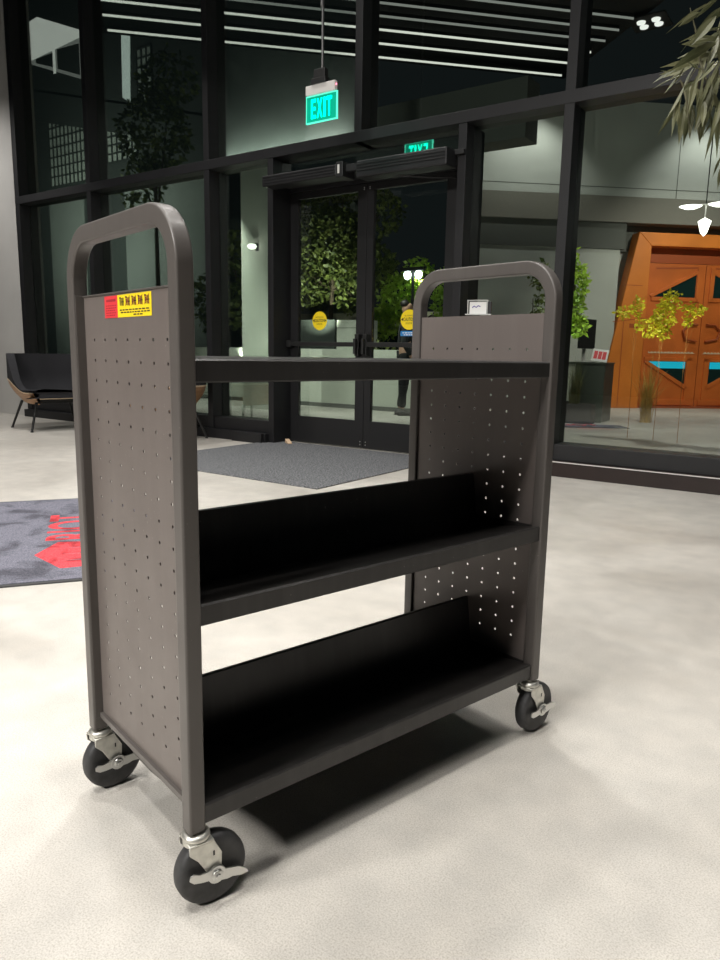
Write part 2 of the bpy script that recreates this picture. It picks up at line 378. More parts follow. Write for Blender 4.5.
def end_panel(x, out):
    """perforated sheet at x with folded edges that reach outward to x+out"""
    mb = MB()
    cols = [YM + (k - 3) * 0.0525 for k in range(7)]; rows = [0.2465 + k * 0.0385 for k in range(20)]
    ys = [PY0] + [(cols[i] + cols[i + 1]) / 2 for i in range(6)]; ys = [PY0, cols[0] - .02] + [(cols[i] + cols[i + 1]) / 2 for i in range(6)] + [cols[6] + .02, PY1]
    zs = [PZ0, rows[0] - .019] + [(rows[i] + rows[i + 1]) / 2 for i in range(19)] + [rows[-1] + .019, PZ1]
    for a in range(len(ys) - 1):
        for b in range(len(zs) - 1):
            y0, y1, z0, z1 = ys[a], ys[a + 1], zs[b], zs[b + 1]
            if 1 <= a <= 7 and 1 <= b <= 20:
                cy, cz = cols[a - 1], rows[b - 1]; n = 12; r = 0.0033
                ring = [(x, cy + r * math.cos(2 * PI * k / n + PI / 4), cz + r * math.sin(2 * PI * k / n + PI / 4)) for k in range(n)]
                ring2 = [(x, cy + 2.6 * r * math.cos(2 * PI * k / n + PI / 4) , cz + 2.6 * r * math.sin(2 * PI * k / n + PI / 4)) for k in range(n)]
                cor = [(x, y1, z1), (x, y0, z1), (x, y0, z0), (x, y1, z0)]
                fs = [(k, (k + 1) % n, n + (k + 1) % n, n + k) for k in range(n)]
                for q in range(4):
                    s0 = q * 3
                    fs += [(2 * n + q, n + s0, n + (s0 + 1) % n), ]
                    fs += [(2 * n + q, n + (s0 + 1) % n, n + (s0 + 2) % n, 2 * n + (q + 1) % 4), (2 * n + (q + 1) % 4, n + (s0 + 2) % n, n + (s0 + 3) % n)]
                mb.add(ring + ring2 + cor, fs)
            else:
                mb.add([(x, y0, z0), (x, y1, z0), (x, y1, z1), (x, y0, z1)], [(0, 1, 2, 3)])
    t = 0.0016
    sheet = MB(); sheet.v = mb.v; sheet.f = mb.f; sheet.m = mb.m
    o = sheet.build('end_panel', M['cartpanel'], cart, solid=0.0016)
    e = MB(); a, b = sorted((x, x + out))
    e.box(a, b, PY0, PY0 + t, PZ0, PZ1); e.box(a, b, PY1 - t, PY1, PZ0, PZ1)
    c, d = sorted((x, x + out * .2)); e.box(c, d, PY0, PY1, PZ1 - 0.003, PZ1)
    c, d = sorted((x, x + out * .45)); e.box(c, d, PY0, PY1, PZ0, PZ0 + 0.012)
    e.build('panel_flange', M['frame'], o, bevel=0.0006, seg=1)
    return o
near_panel = end_panel(0.022, -0.018); end_panel(L - 0.022, 0.018)
XI0, XI1, XL0, XL1 = 0.0232, L - 0.0232, 0.0302, L - 0.0302
def ribbon(mb, prof, x0, x1, t=0.0014):
    """sheet metal folded along prof (y,z), running in x"""
    n = len(prof); nr = []
    for i in range(n):
        a = Vector(prof[max(i - 1, 0)]); b = Vector(prof[min(i + 1, n - 1)]); d = (b - a).normalized(); nr.append(Vector((-d.y, d.x)) * t / 2)
    up_ = [(p[0] + q.x, p[1] + q.y) for p, q in zip(prof, nr)]; dn = [(p[0] - q.x, p[1] - q.y) for p, q in zip(prof, nr)]
    poly = up_ + dn[::-1]
    N_ = len(poly)
    vs = [(x0, y, z) for y, z in poly] + [(x1, y, z) for y, z in poly]
    fs = [(i, i + 1, N_ + i + 1, N_ + i) for i in range(N_ - 1)] + [(N_ - 1, 0, N_, 2 * N_ - 1)]
    fs += [(i, i + 1, N_ - 2 - i, N_ - 1 - i) for i in range(n - 1)] + [(N_ + i, N_ + i + 1, 2 * N_ - 2 - i, 2 * N_ - 1 - i) for i in range(n - 1)]
    mb.add(vs, fs)
YF, YB = -0.006, 2 * YM + 0.006
def flat_shelf(zt, h):
    mb = MB()
    ribbon(mb, [(0.016, zt - h), (YF + .002, zt - h), (YF, zt - h + .002), (YF, zt - .0025), (YF + .0025, zt), (0.0208, zt)], XL0, XL1)
    ribbon(mb, [(2 * YM - 0.016, zt - h), (YB - .002, zt - h), (YB, zt - h + .002), (YB, zt - .0025), (YB - .0025, zt), (2 * YM - 0.0208, zt)], XL0, XL1)
    ribbon(mb, [(0.0206, zt), (2 * YM - 0.0206, zt)], XI0, XI1)
    return mb.build('shelf', M['cartshelf'], cart)
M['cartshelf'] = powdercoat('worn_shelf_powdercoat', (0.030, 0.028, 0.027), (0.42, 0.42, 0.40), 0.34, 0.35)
def slope_shelf(zt, h, fold, apex):
    mb = MB()
    yf, zf = fold; z2 = zt - (0.027 / (yf - YF)) * (zt - zf)
    for sgn in (1, -1):
        g = (lambda y: y) if sgn == 1 else (lambda y: 2 * YM - y)
        ribbon(mb, [(g(0.014), zt - h), (g(YF + .002), zt - h), (g(YF), zt - h + .002), (g(YF), zt - .0025), (g(YF + .0025), zt), (g(0.021), z2)], XL0, XL1)
        ribbon(mb, [(g(0.0208), z2), (g(yf), zf), (g(YM - 0.006), apex - .001), (g(YM), apex)], XI0, XI1)
        for xe in (XI0, XI1 - .0012):
            poly = [(g(0.0208), z2 - .012), (g(yf), zf - .004), (g(YM), zf - .004), (g(YM), zf + .028), (g(yf), zf + .028), (g(0.0208), z2 + .004)]
            mb.prism(poly, xe, xe + .0012, lambda u, v, w: (w, u, v))
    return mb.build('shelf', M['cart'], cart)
flat_shelf(0.949, 0.036)
slope_shelf(0.551, 0.036, (0.198, 0.516), 0.654)
slope_shelf(0.191, 0.036, (0.198, 0.162), 0.309)

def caster():
    W_ = 0.065; hx = 0.025; hz = W_
    f = MB()
    f.lathe([(0.0, ZL + .004), (0.0105, ZL + .004), (0.0105, 0.143), (0.020, 0.143), (0.0245, 0.139), (0.0245, 0.134), (0.021, 0.130), (0.023, 0.126), (0.023, 0.122), (0.0, 0.122)], 28)
    plate = [(-0.022, 0.128), (0.024, 0.128), (hx + 0.013, 0.100), (hx + 0.011, hz - 0.004), (hx + 0.004, hz - 0.012), (hx - 0.006, hz - 0.011), (hx - 0.011, hz - 0.002), (-0.006, 0.098), (-0.021, 0.114)]
    for s in (-1, 1):
        a, b = sorted((s * 0.0205, s * 0.0235)); f.prism(plate, a, b, lambda u, v, w: (u, w, v))
    f.box(-0.021, 0.0235, -0.0235, 0.0235, 0.1275, 0.1315)
    f.tube([(hx, -0.031, hz), (hx, 0.031, hz)], 0.0055, 12)
    fork = f.build('caster', M['steel'], cart, bevel=0.0008, seg=1, smooth=True); fork['label'] = 'silver steel swivel fork with black wheel'
    w = MB(); rp = [(0.010, -0.0165), (0.030, -0.0175), (0.050, -0.0165), (0.058, -0.0160), (0.0628, -0.0125), (0.065, -0.006), (0.065, 0.006), (0.0628, 0.0125), (0.058, 0.0160), (0.050, 0.0165), (0.030, 0.0175), (0.010, 0.0165)]
    w.lathe(rp, 48, lambda r, h, c, d: (hx + r * c, h, hz + r * d))
    w.build('wheel', M['rubber'], fork, smooth=True)
    b = MB()
    n = 16; hub = [(0.0165 * math.cos(2 * PI * q / n), 0.0165 * math.sin(2 * PI * q / n)) for q in range(n)]
    b.prism(hub, -0.0305, -0.0255, lambda u, v, q: (u, q, v))
    b.prism([(0.012, 0.010), (0.026, 0.0115), (0.040, 0.0125), (0.056, 0.008), (0.064, 0.001), (0.050, -0.005), (0.034, -0.0055), (0.024, -0.0095), (0.012, -0.011)], -0.0300, -0.0270, lambda u, v, q: (u, q, v))
    b.prism([(-0.012, 0.010), (-0.022, 0.0045), (-0.034, 0.0015), (-0.046, 0.0025), (-0.051, -0.002), (-0.050, -0.010), (-0.040, -0.0145), (-0.026, -0.0135), (-0.012, -0.011)], -0.0300, -0.0270, lambda u, v, q: (u, q, v))
    b.lathe([(0.0105, -0.027), (0.0105, -0.0335), (0.008, -0.035), (0.0, -0.035)], 20, lambda r, h, c, d: (r * c, h, r * d))
    b.prism([(0.005 * math.cos(k * PI / 3), 0.005 * math.sin(k * PI / 3)) for k in range(6)], -0.038, -0.035, lambda u, v, q: (u, q, v))
    b.build('brake_lever', M['bolt'], fork, loc=(hx, 0, hz), bevel=0.0006, seg=1)
    s = MB(); s.box(hx - 0.004, hx - 0.001, -0.0242, -0.0234, 0.100, 0.109); s.build('fork_slot', M['dark'], fork)
    return fork
c0 = caster()
for i, (x, y) in enumerate(((0.018, 0.004), (0.018, 0.446), (L - 0.018, 0.004), (L - 0.018, 0.446))):
    c = c0 if i == 0 else copy_tree(c0, cart)
    c.location = (x, y, 0); c.rotation_euler = (0, 0, math.radians((-4, 3, 2, -3)[i]))
    for ch in children(c):
        if ch.name.startswith('brake_lever'): ch.rotation_euler = (0, math.radians((20, 8, 6, 10)[i]), 0)
    
# warning label on the near end
XS = 0.0210
lab = MB(); ly0, ly1, lz0, lz1 = 0.121, 0.323, 1.0175, 1.0565
lt = lambda u, v, w: (XS - w, ly1 - u * (ly1 - ly0), lz0 + v * (lz1 - lz0))   # u left to right as read, v up
lb = empty('warning_label', (0, 0, 0)); lb.parent = cart
def lrect(mb, u0, u1, v0, v1, w): mb.add([lt(u0, v0, w), lt(u1, v0, w), lt(u1, v1, w), lt(u0, v1, w)], [(0, 1, 2, 3)])
r_ = MB(); lrect(r_, 0, .30, 0, 1, 0.0004); r_.build('red_panel', M['red'], lb, normals=False)
r_ = MB(); lrect(r_, .30, 1, 0, 1, 0.0004); r_.build('yellow_panel', M['yellow'], lb, normals=False)
r_ = MB()
lrect(r_, .05, .26, .74, .84, .0008)
for k in range(5):
    u = .04
    while u < .25:
        wd = rnd.uniform(.02, .05); lrect(r_, u, min(u + wd, .27), .10 + k * .11, .135 + k * .11, .0008); u += wd + .012
r_.build('red_panel_print', M['inkred'], lb, normals=False)
r_ = MB()
for k in range(3):
    u = .34 + (.0, .06, .3)[2 - k] if k == 0 else .34 + (0, .03, .01)[k]
    end = .96 if k else .78
    while u < end:
        wd = rnd.uniform(.03, .07); lrect(r_, u, min(u + wd, .97), .07 + k * .11, .125 + k * .11, .0008); u += wd + .016
for k in range(5):   # row of little figures with carts
    u0 = .335 + k * .13
    lrect(r_, u0 + .02, u0 + .04, .52, .80, .0008); lrect(r_, u0 + .015, u0 + .045, .82, .90, .0008)
    for j in range(4): lrect(r_, u0 + .055 + j * .014, u0 + .062 + j * .014, .5, .86, .0008)
    lrect(r_, u0 + .05, u0 + .11, .66, .70, .0008)
r_.build('yellow_panel_print', M['ink'], lb, normals=False)
r_ = MB()
for k in range(1, 5):
    u0 = .345 + k * .13
    for sg in (1, -1):
        a, b = (.48, .92) if sg > 0 else (.92, .48)
        r_.add([lt(u0, a - .02, .0011), lt(u0 + .10, b - .02, .0011), lt(u0 + .10, b + .02, .0011), lt(u0, a + .02, .0011)], [(0, 1, 2, 3)])
r_.build('red_crosses', M['inkred'], lb, normals=False)

# ---------------------------------------------------------------- room shell
def structbox(name, mat, *b, bevel=0):
    mb = MB(); mb.box(*b); return struct(mb.build(name, mat, bevel=bevel))
fl = MB(); fl.box(-16, 6, -7, 5.72, -0.1, 0); struct(fl.build('floor', M['floor']))
gr = MB(); gr.box(-30, 14, 5.95, 30, -0.1, 0.0); gr.box(-16, 6, 5.72, 5.95, -0.1, -0.0); struct(gr.build('ground', M['ground']))
structbox('wall_left', M['wall'], -15, -9.70, 5.70, 6.05, 0, 6.5)
# vertical mullions of the glass front
mx = [(-9.66, 0.0, 6.5), (-8.085, 0.0, 6.5), (-6.022, 0.0, 6.5), (-4.055, 2.85, 6.5), (-2.09, 0.0, 6.5), (-0.10, 0.0, 6.5), (1.9, 0, 6.5)]
for i, (x, z0, z1) in enumerate(mx):
    structbox('trim_%d' % (i + 1), M['mull'], x - (0.04 if i else 0.05), x + (0.04 if i else 0.05), 5.70, 5.96, z0, z1, bevel=0.003)
structbox('trim_8', M['mull'], -5.152, -5.080, 5.70, 6.04, 0, 2.85, bevel=0.003)
structbox('trim_9', M['mull'], -3.025, -2.948, 5.70, 6.04, 0, 2.85, bevel=0.003)
structbox('trim_10', M['mull'], -9.70, 3.9, 5.695, 5.955, 2.85, 2.945, bevel=0.003)            # transom
structbox('trim_11', M['mull'], -5.08, -3.025, 5.955, 6.04, 2.56, 2.66, bevel=0.002)           # door head
structbox('trim_12', M['mull'], -3.13, -3.025, 5.955, 6.04, 0, 2.56, bevel=0.002)              # right jamb
structbox('trim_13', M['mull'], -5.08, -3.025, 5.955, 6.04, 2.835, 2.85)                         # strip under the transom
# dark base: curb and sill rail
def base(name, x0, x1):
    mb = MB(); mb.box(x0, x1, 5.66, 5.97, 0.0, 0.125); o = struct(mb.build(name, M['curb'], bevel=0.004))
    mb = MB(); mb.box(x0, x1, 5.72, 5.96, 0.125, 0.255); mb.build('sill_rail', M['mull'], o, bevel=0.004)
    mb = MB(); mb.box(x0, x1, 5.655, 5.665, 0.116, 0.124); mb.build('edge_strip', M['alum'], o)
    return o
base('baseboard_right', -2.948, 3.9)
mb = MB(); mb.box(-9.70, -5.152, 5.64, 5.97, 0.0, 0.10); ob = struct(mb.build('baseboard_left', M['mull'], bevel=0.004))
mb = MB(); mb.box(-9.70, -5.152, 5.72, 5.96, 0.10, 0.23); mb.build('sill_rail', M['mull'], ob, bevel=0.004)
mb = MB(); mb.box(-5.60, -5.17, 5.60, 5.64, 0.0, 0.105); mb.build('floor_box', M['mull'], ob, bevel=0.004)
# panes
panes = [(-9.61, -8.125), (-8.045, -6.062), (-5.982, -5.152), (-2.948, -2.13), (-2.05, -0.14), (-0.06, 1.86)]
k = 1
for (a, b) in panes:
    mb = MB(); mb.box(a, b, 5.840, 5.846, 0.23, 2.85); struct(mb.build('window_%d' % k, M['glass'])); k += 1
for (a, b) in [(-9.61, -8.125), (-8.045, -6.062), (-5.982, -4.095), (-4.015, -2.13), (-2.05, -0.14), (-0.06, 1.86)]:
    mb = MB(); mb.box(a, b, 5.840, 5.846, 2.945, 6.5); struct(mb.build('window_%d' % k, M['glass'])); k += 1
mb = MB(); mb.box(-5.08, -3.025, 5.840, 5.846, 2.66, 2.85); struct(mb.build('window_%d' % k, M['glassr']))

# double doors
def door(name, x0, x1, gx0, gx1, mirror):
    mb = MB(); y0, y1 = 5.975, 6.022
    mb.box(x0, gx0, y0, y1, 0.012, 2.555); mb.box(gx1, x1, y0, y1, 0.012, 2.555)
    mb.box(gx0, gx1, y0, y1, 0.012, 0.285); mb.box(gx0, gx1, y0, y1, 2.492, 2.555)
    d = struct(mb.build(name, M['mull2'], bevel=0.002))
    mb = MB(); mb.box(gx0, gx1, 5.996, 6.002, 0.285, 2.492); mb.build('glass', M['glass'], d)
    mb = MB(); mb.box(x0 + .02, x1 - .02, 5.905, 5.945, 1.022, 1.066); mb.box(x0 + .02, x0 + .07, 5.90, 5.975, 1.01, 1.08); mb.box(x1 - .07, x1 - .02, 5.90, 5.975, 1.01, 1.08)
    mb.build('push_bar', M['blackmetal'], d, bevel=0.004)
    hx = x1 - 0.045 if not mirror else x0 + 0.045
    mb = MB(); mb.box(hx - .022, hx + .022, 5.90, 5.975, 0.93, 1.145); mb.box(hx - .014, hx + .014, 5.86, 5.90, 0.95, 1.10); mb.build('latch_case', M['blackmetal'], d, bevel=0.005)
    for z in (0.075, 0.045, 2.52, 2.495 + .01):
        mb = MB(); mb.lathe([(0.006, -0.003), (0.004, -0.0045), (0, -0.0045)], 10, lambda r, h, c, s: (hx + (0.015 if not mirror else -0.015) + r * c, 5.975 + h, z + r * s)); mb.build('bolt', M['bolt'], d)
    return d
dl = door('door_1', -5.100, -4.128, -4.980, -4.232, False)
dr = door('door_2', -4.122, -3.135, -4.046, -3.262, True)
def caution(d, cx, cz, blue):
    r = 0.094; y = 5.9935
    mb = MB(); mb.prism([(cx + r * math.cos(2 * PI * i / 40), cz + r * math.sin(2 * PI * i / 40)) for i in range(40)], y, y + .001, lambda u, v, w: (u, w, v))
    st = mb.build('caution_sticker', M['yellow'], d); st['label'] = 'round yellow sticker with dark lettering'
    mb = MB(); T = lambda u, v, w: (u, y - .0012, v)
    add_text(mb, 'AUTOMATIC', cx - .052, cx + .052, cz + .030, cz + .044, T)
    add_text(mb, 'CAUTION', cx - .062, cx + .062, cz - .014, cz + .020, T, offset=.016)
    add_text(mb, 'DOOR', cx - .036, cx + .036, cz - .042, cz - .026, T)
    for s in (1, -1): mb.add([T(cx + s * .088, cz + .003, 0), T(cx + s * .066, cz + .020, 0), T(cx + s * .066, cz - .014, 0)], [(0, 1, 2)])
    mb.build('sticker_lettering', M['ink'], st, normals=False)
    if blue:
        mb = MB(); mb.box(cx - .093, cx + .093, y, y + .001, 1.128, 1.176); b = mb.build('blue_sticker', M['blue'], d); b['label'] = 'blue rectangular sticker below the yellow one'
        mb = MB()
        for kk, (u0, u1) in enumerate(((-.07, .07), (-.055, .055))):
            u = u0
            while u < u1:
                w_ = rnd.uniform(.014, .03); z = 1.158 - kk * .018; mb.add([(cx + u, y - .001, z - .004), (cx + u + w_, y - .001, z - .004), (cx + u + w_, y - .001, z + .004), (cx + u, y - .001, z + .004)], [(0, 1, 2, 3)]); u += w_ + .008
        mb.build('sticker_lettering', M['white'], b, normals=False)
caution(dl, -4.706, 1.281, False); caution(dr, -3.629, 1.281, True)

# automatic door operator above the doors
op = empty('door_operator', (-4.05, 5.70, 2.6), 0, 'long dark automatic door opener bar mounted above the double glass doors', 'door opener')
def opart(name, mat, *b, bevel=0.004):
    x0, x1, y0, y1, z0, z1 = b
    mb = MB(); mb.box(x0 + 4.05, x1 + 4.05, y0 - 5.70, y1 - 5.70, z0 - 2.6, z1 - 2.6); return mb.build(name, mat, op, bevel=bevel)
opart('cover', M['mull'], -5.06, -4.16, 5.52, 5.70, 2.540, 2.640, bevel=0.012)
opart('cover', M['mull'], -3.94, -3.03, 5.52, 5.70, 2.495, 2.638, bevel=0.012)
for z in (2.575, 2.60, 2.625):
    opart('ridge', M['mull2'], -5.05, -4.17, 5.514, 5.52, z - .01 if False else z - .005, z + .005, bevel=0.001)
    opart('ridge', M['mull2'], -3.93, -3.04, 5.514, 5.52, z - .025, z - .015, bevel=0.001)
opart('connector', M['dark'], -4.15, -4.07, 5.50, 5.69, 2.52, 2.650, bevel=0.006)
opart('indicator', M['exitm'], -4.125, -4.105, 5.494, 5.50, 2.55, 2.625, bevel=0.001)
opart('rail', M['mull2'], -4.08, -3.93, 5.55, 5.60, 2.57, 2.63)
opart('rail', M['mull2'], -5.10, -2.95, 5.66, 5.98, 2.60, 2.64)
mb = MB(); mb.tube([(0.40, -0.08, -0.095), (0.72, 0.05, -0.125), (0.95, 0.23, -0.12)], 0.010, 8); mb.build('arm', M['mull2'], op)

# left side: door wedge on the mat
dw = MB(); dw.prism([(0, 0), (0.13, 0), (0.13, 0.008), (0, 0.042)], -0.022, 0.022, lambda u, v, w: (u, w, v))
o = dw.build('door_wedge', M['doorstop'], bevel=0.002); o.location = (-4.98, 5.80, 0.012); o.rotation_euler = (0, 0, math.radians(-35))
tag(o, 'small pale wooden door wedge on the mat at the foot of the left door', 'door wedge')

# mats
mb = MB(); mb.box(-5.23, -3.12, 3.96, 5.90, 0.0, 0.010)
o = mb.build('floor_mat', M['mat'], bevel=0.004); tag(o, 'plain charcoal entrance mat in front of the double glass doors', 'mat')
a_, b_ = Vector((0.57, 0.82, 0)).normalized(), Vector((-0.82, 0.57, 0)).normalized()
def logo_mat(name, origin, ax, bx, label, alo, ahi, blo, bhi, flip=1):
    """ax: letters stand along -ax; bx: reading direction"""
    root = empty(name, origin, 0, label, 'mat')
    P = lambda a, b, z: tuple(ax * a + bx * b + Vector((0, 0, z)))
    mb = MB(); mb.prism([(alo, blo), (ahi, blo), (ahi, bhi), (alo, bhi)], 0, 0.006, lambda u, v, w: P(u, v, w)); mb.build('border', M['matborder'], root)
    mb = MB(); mb.prism([(alo + .025, blo + .025), (ahi - .025, blo + .025), (ahi - .025, bhi - .025), (alo + .025, bhi - .025)], 0.004, 0.0085, lambda u, v, w: P(u, v, w)); mb.build('pile', M['logomat'], root)
    mb = MB(); T = lambda u, v, w: P(-v, u, 0.0092)
    add_text(mb, 'RIOT', 0.70, 1.29, -0.02, 0.255, T, offset=0.018)
    mb.build('lettering', M['matred'], root, normals=False)
    mb = MB()   # fist-shaped emblem beside the word
    fist = [(0.20, 0.0), (0.63, 0.0), (0.66, 0.19), (0.44, 0.285), (0.19, 0.165)]
    mb.add([T(u, v, 0) for u, v in fist], [tuple(range(5))]); em = mb.build('emblem', M['matred'], root, normals=False)
    mb = MB(); T2 = lambda u, v, w: P(-v, u, 0.0098)
    for u in (0.30, 0.41, 0.52): mb.add([T2(u, 0.0, 0), T2(u + .018, 0.0, 0), T2(u + .014, 0.175, 0)], [(0, 1, 2)])
    mb.build('emblem_slits', M['logomat'], em, normals=False)
    return root
logo_mat('logo_mat', b_ * 3.12, a_, b_, 'blue-grey floor mat with red lettering beside the near end of the cart', -1.25, 0.31, 0.0, 1.79)

# ---------------------------------------------------------------- exit sign
ex = empty('exit_sign', (-3.96, 5.05, 2.85), 0, 'green lit exit sign hanging on a rod before the upper glass', 'exit sign')
mb = MB(); mb.box(-0.158, 0.158, -0.006, 0.006, 0.0, 0.205); ex_p = mb.build('panel', M['exitp'], ex, bevel=0.003)
mb = MB(); t = 0.009
for b in ((-.162, .162, -.008, .008, -.004, t - .004), (-.162, .162, -.008, .008, .209 - t, .209), (-.162, t - .162, -.008, .008, -.004, .209), (.162 - t, .162, -.008, .008, -.004, .209)): mb.box(*b)
mb.build('glowing_edge', M['exite'], ex_p, bevel=0.002)
mb = MB(); T = lambda u, v, w: (u, -0.0085 - w * .3, v)
for ch, u0, u1 in (('E', -.105, -.058), ('X', -.045, .012), ('I', .026, .044), ('T', .056, .110)):
    add_text(mb, ch, u0, u1, 0.028, 0.180, T, extrude=0.004, offset=0.02)
    add_text(mb, ch, -u0 if False else -u1, -u0, 0.028, 0.180, (lambda u, v, w: (u, 0.0085 + w * .3, v)), extrude=0.004, offset=0.02) if ch in 'XIT' else add_text(mb, ch, -u0, -u1, 0.028, 0.180, (lambda u, v, w: (u, 0.0085 + w * .3, v)), extrude=0.004, offset=0.02)
mb.build('lettering', M['exitg'], ex_p, normals=False)
mb = MB(); mb.box(-0.158, 0.146, -0.018, 0.018, 0.212, 0.288); mb.build('housing', M['exitm'], ex, bevel=0.003)
mb = MB(); mb.box(0.150, 0.158, -0.01, -0.004, 0.252, 0.262); mb.build('indicator', M['led'], ex)
mb = MB(); mb.box(-0.095, 0.055, -0.03, 0.03, 0.289, 0.335); mb.box(-0.07, 0.045, -0.025, 0.025, 0.335, 0.40); mb.build('canopy_box', M['blackmetal'], ex, bevel=0.004)
mb = MB(); mb.tube([(0.005, 0, 0.39), (0.005, 0, 3.6)], 0.011, 10); mb.lathe([(0.011, 0.86), (0.017, 0.87), (0.017, 0.92), (0.011, 0.93)], 12); mb.build('rod', simple('grey_rod', (0.3, 0.3, 0.3), 0.35, 0.8), ex)
mb = MB(); mb.lathe([(0.06, 3.6), (0.06, 3.62)], 20); mb.build('ceiling_plate', M['blackmetal'], ex)

# ---------------------------------------------------------------- lounge chairs
def lounge_chair(name, loc, rz, label):
    """faces +X; upholstered wrap-round back in a bent plywood shell on four legs"""
    r = empty(name, loc, rz, label, 'chair', None)
    def ring(th, zt):
        # plan radius: squarish U open to +X
        c, s = math.cos(th), math.sin(th)
        n = 3.2; rx, ry = 0.40, 0.41
        q = (abs(c / rx) ** n + abs(s / ry) ** n) ** (-1 / n)
        return c * q, s * q
    def shell(z_lo, z_hi, th_max, k_lo, k_hi, t, name_, mat, nseg=40, rows=7, smooth=True, off=0.0):
        mb = MB(); vs = []
        ths = [PI - th_max + 2 * th_max * i / nseg for i in range(nseg + 1)]
        for th in ths:
            x, y = ring(th, 0); u = abs(th - PI) / th_max
            a, b = z_lo(u), max(z_hi(u), z_lo(u) + .012)
            L_ = []
            for side in (0, 1):
                for j in range(rows):
                    jj = j if side == 0 else rows - 1 - j
                    z = a + (b - a) * jj / (rows - 1); q_ = min(1, max(0, (z - 0.31) / 0.27)); kk = k_lo + (k_hi - k_lo) * (1 - (1 - q_) ** 1.6)
                    sc_ = kk + off - (t / 0.42 if side else 0)
                    L_.append((x * sc_ , y * sc_, z))
            vs += L_
        m = rows * 2
        fs = [(i * m + j, i * m + (j + 1) % m, (i + 1) * m + (j + 1) % m, (i + 1) * m + j) for i in range(nseg) for j in range(m)]
        fs += [tuple(range(m)), tuple(range(nseg * m, (nseg + 1) * m))]
        mb.add(vs, fs); return mb.build(name_, mat, r, smooth=smooth)
    def scurve(u, hi, lo, u0, u1):
        t = min(1, max(0, (u - u0) / (u1 - u0))); t = t * t * (3 - 2 * t); return hi + (lo - hi) * t
    woodtop = lambda u: scurve(u, 0.575, 0.43, 0.52, 0.86)
    w = shell(lambda u: 0.30 + 0.03 * (1 - u), woodtop, 2.30, 0.70, 1.10, 0.015, 'plywood_shell', M['wood'])
    shell(lambda u: woodtop(u), lambda u: woodtop(u) + 0.016, 2.30, 0.70, 1.10, 0.030, 'plywood_edge', M['ply'], rows=2, off=0.014).parent = w
    shell(lambda u: 0.40, lambda u: scurve(u, 0.885, 0.47, 0.46, 0.84), 2.30, 0.70, 1.10, 0.075, 'upholstered_back', M['fabric'], off=-0.018)
    shell(lambda u: woodtop(u) + 0.017, lambda u: max(woodtop(u) + 0.035, scurve(u, 0.885, 0.47, 0.46, 0.84)), 2.30, 0.70, 1.10, 0.03, 'outer_padding', M['fabric'], off=0.004)
    mb = MB(); pts = [ring(PI - 2.3 + 4.6 * i / 30, 0) for i in range(31)]
    poly = [(p[0] * 0.80, p[1] * 0.80) for p in pts] + [(0.36, 0.30), (0.38, 0.0), (0.36, -0.30)]
    mb.prism(poly, 0.385, 0.455, lambda u, v, q: (u, v, q)); mb.build('seat', M['fabric'], r, bevel=0.02, seg=3, smooth=True)
    mb = MB(); mb.prism([(p[0] * .86, p[1] * .86) for p in poly], 0.335, 0.385, lambda u, v, q: (u, v, q)); mb.build('seat_pan', M['blackmetal'], r, bevel=0.006)
    mb = MB(); mb.prism([(p[0] * .90, p[1] * .95) for p in poly[31:]] + [(p[0] * .87, p[1] * .92) for p in poly[31:]][::-1], 0.372, 0.386, lambda u, v, q: (u * 1.12, v, q)); mb.build('plywood_edge', M['ply'], w)
    mb = MB(); mb.box(-0.24, 0.26, -0.26, 0.26, 0.318, 0.335); mb.build('base_frame', M['blackmetal'], r, bevel=0.003)
    for sx, sy in ((1, 1), (1, -1), (-1, 1), (-1, -1)):
        mb = MB(); mb.tube([(sx * 0.24, sy * 0.28, 0.33), (sx * 0.33, sy * 0.38, 0.012)], [0.016, 0.012], 10); mb.lathe([(0.018, 0.0), (0.018, 0.010), (0.010, 0.014)], 12, lambda q, h, c, d, sx=sx, sy=sy: (sx * 0.331 + q * c, sy * 0.381 + q * d, h))
        mb.build('leg', M['blackmetal'], r, smooth=True)
    return r
lounge_chair('lounge_chair', (-8.02, 5.04, 0), math.radians(-12), 'black upholstered lounge chair with bent plywood shell by the far left wall')
lounge_chair('lounge_chair', (-6.25, 5.16, 0), math.radians(184), 'lounge chair mostly hidden behind the cart, only its wooden shell and one leg showing')

# ---------------------------------------------------------------- card holder on a stand behind the cart
st = empty('card_holder_stand', (-2.50, 5.15, 0), math.radians(20), 'small acrylic card holder on a pole, showing above the far end of the cart', 'card holder')
mb = MB(); mb.lathe([(0.14, 0), (0.14, 0.008), (0.02, 0.016), (0.02, 0.02), (0, .02)], 28); mb.build('base', M['blackmetal'], st, smooth=True)
mb = MB(); mb.tube([(0, 0, 0.012), (0, 0, 1.265)], 0.012, 10); mb.build('pole', M['blackmetal'], st)
mb = MB(); mb.box(-.10, .10, -.05, .05, 1.262, 1.270); mb.box(-.085, -.079, -.02, .02, 1.27, 1.375); mb.box(.062, .068, -.02, .02, 1.27, 1.375); mb.box(-.085, .068, -.02, .02, 1.369, 1.375); mb.build('acrylic_frame', M['acrylic'], st, bevel=.002)
mb = MB(); mb.box(-.070, .058, -.008, -.004, 1.272, 1.362); cd = mb.build('card', M['white'], st)
mb = MB(); mb.tube([(-.05, -.0095, 1.318), (-.035, -.0095, 1.330), (-.02, -.0095, 1.32), (-.005, -.0095, 1.333), (.012, -.0095, 1.326)], 0.004, 6); mb.build('purple_print', M['purple'], cd)
mb = MB(); mb.box(.070, .096, -.02, .02, 1.27, 1.362); mb.build('clip', M['dark'], st, bevel=.003)

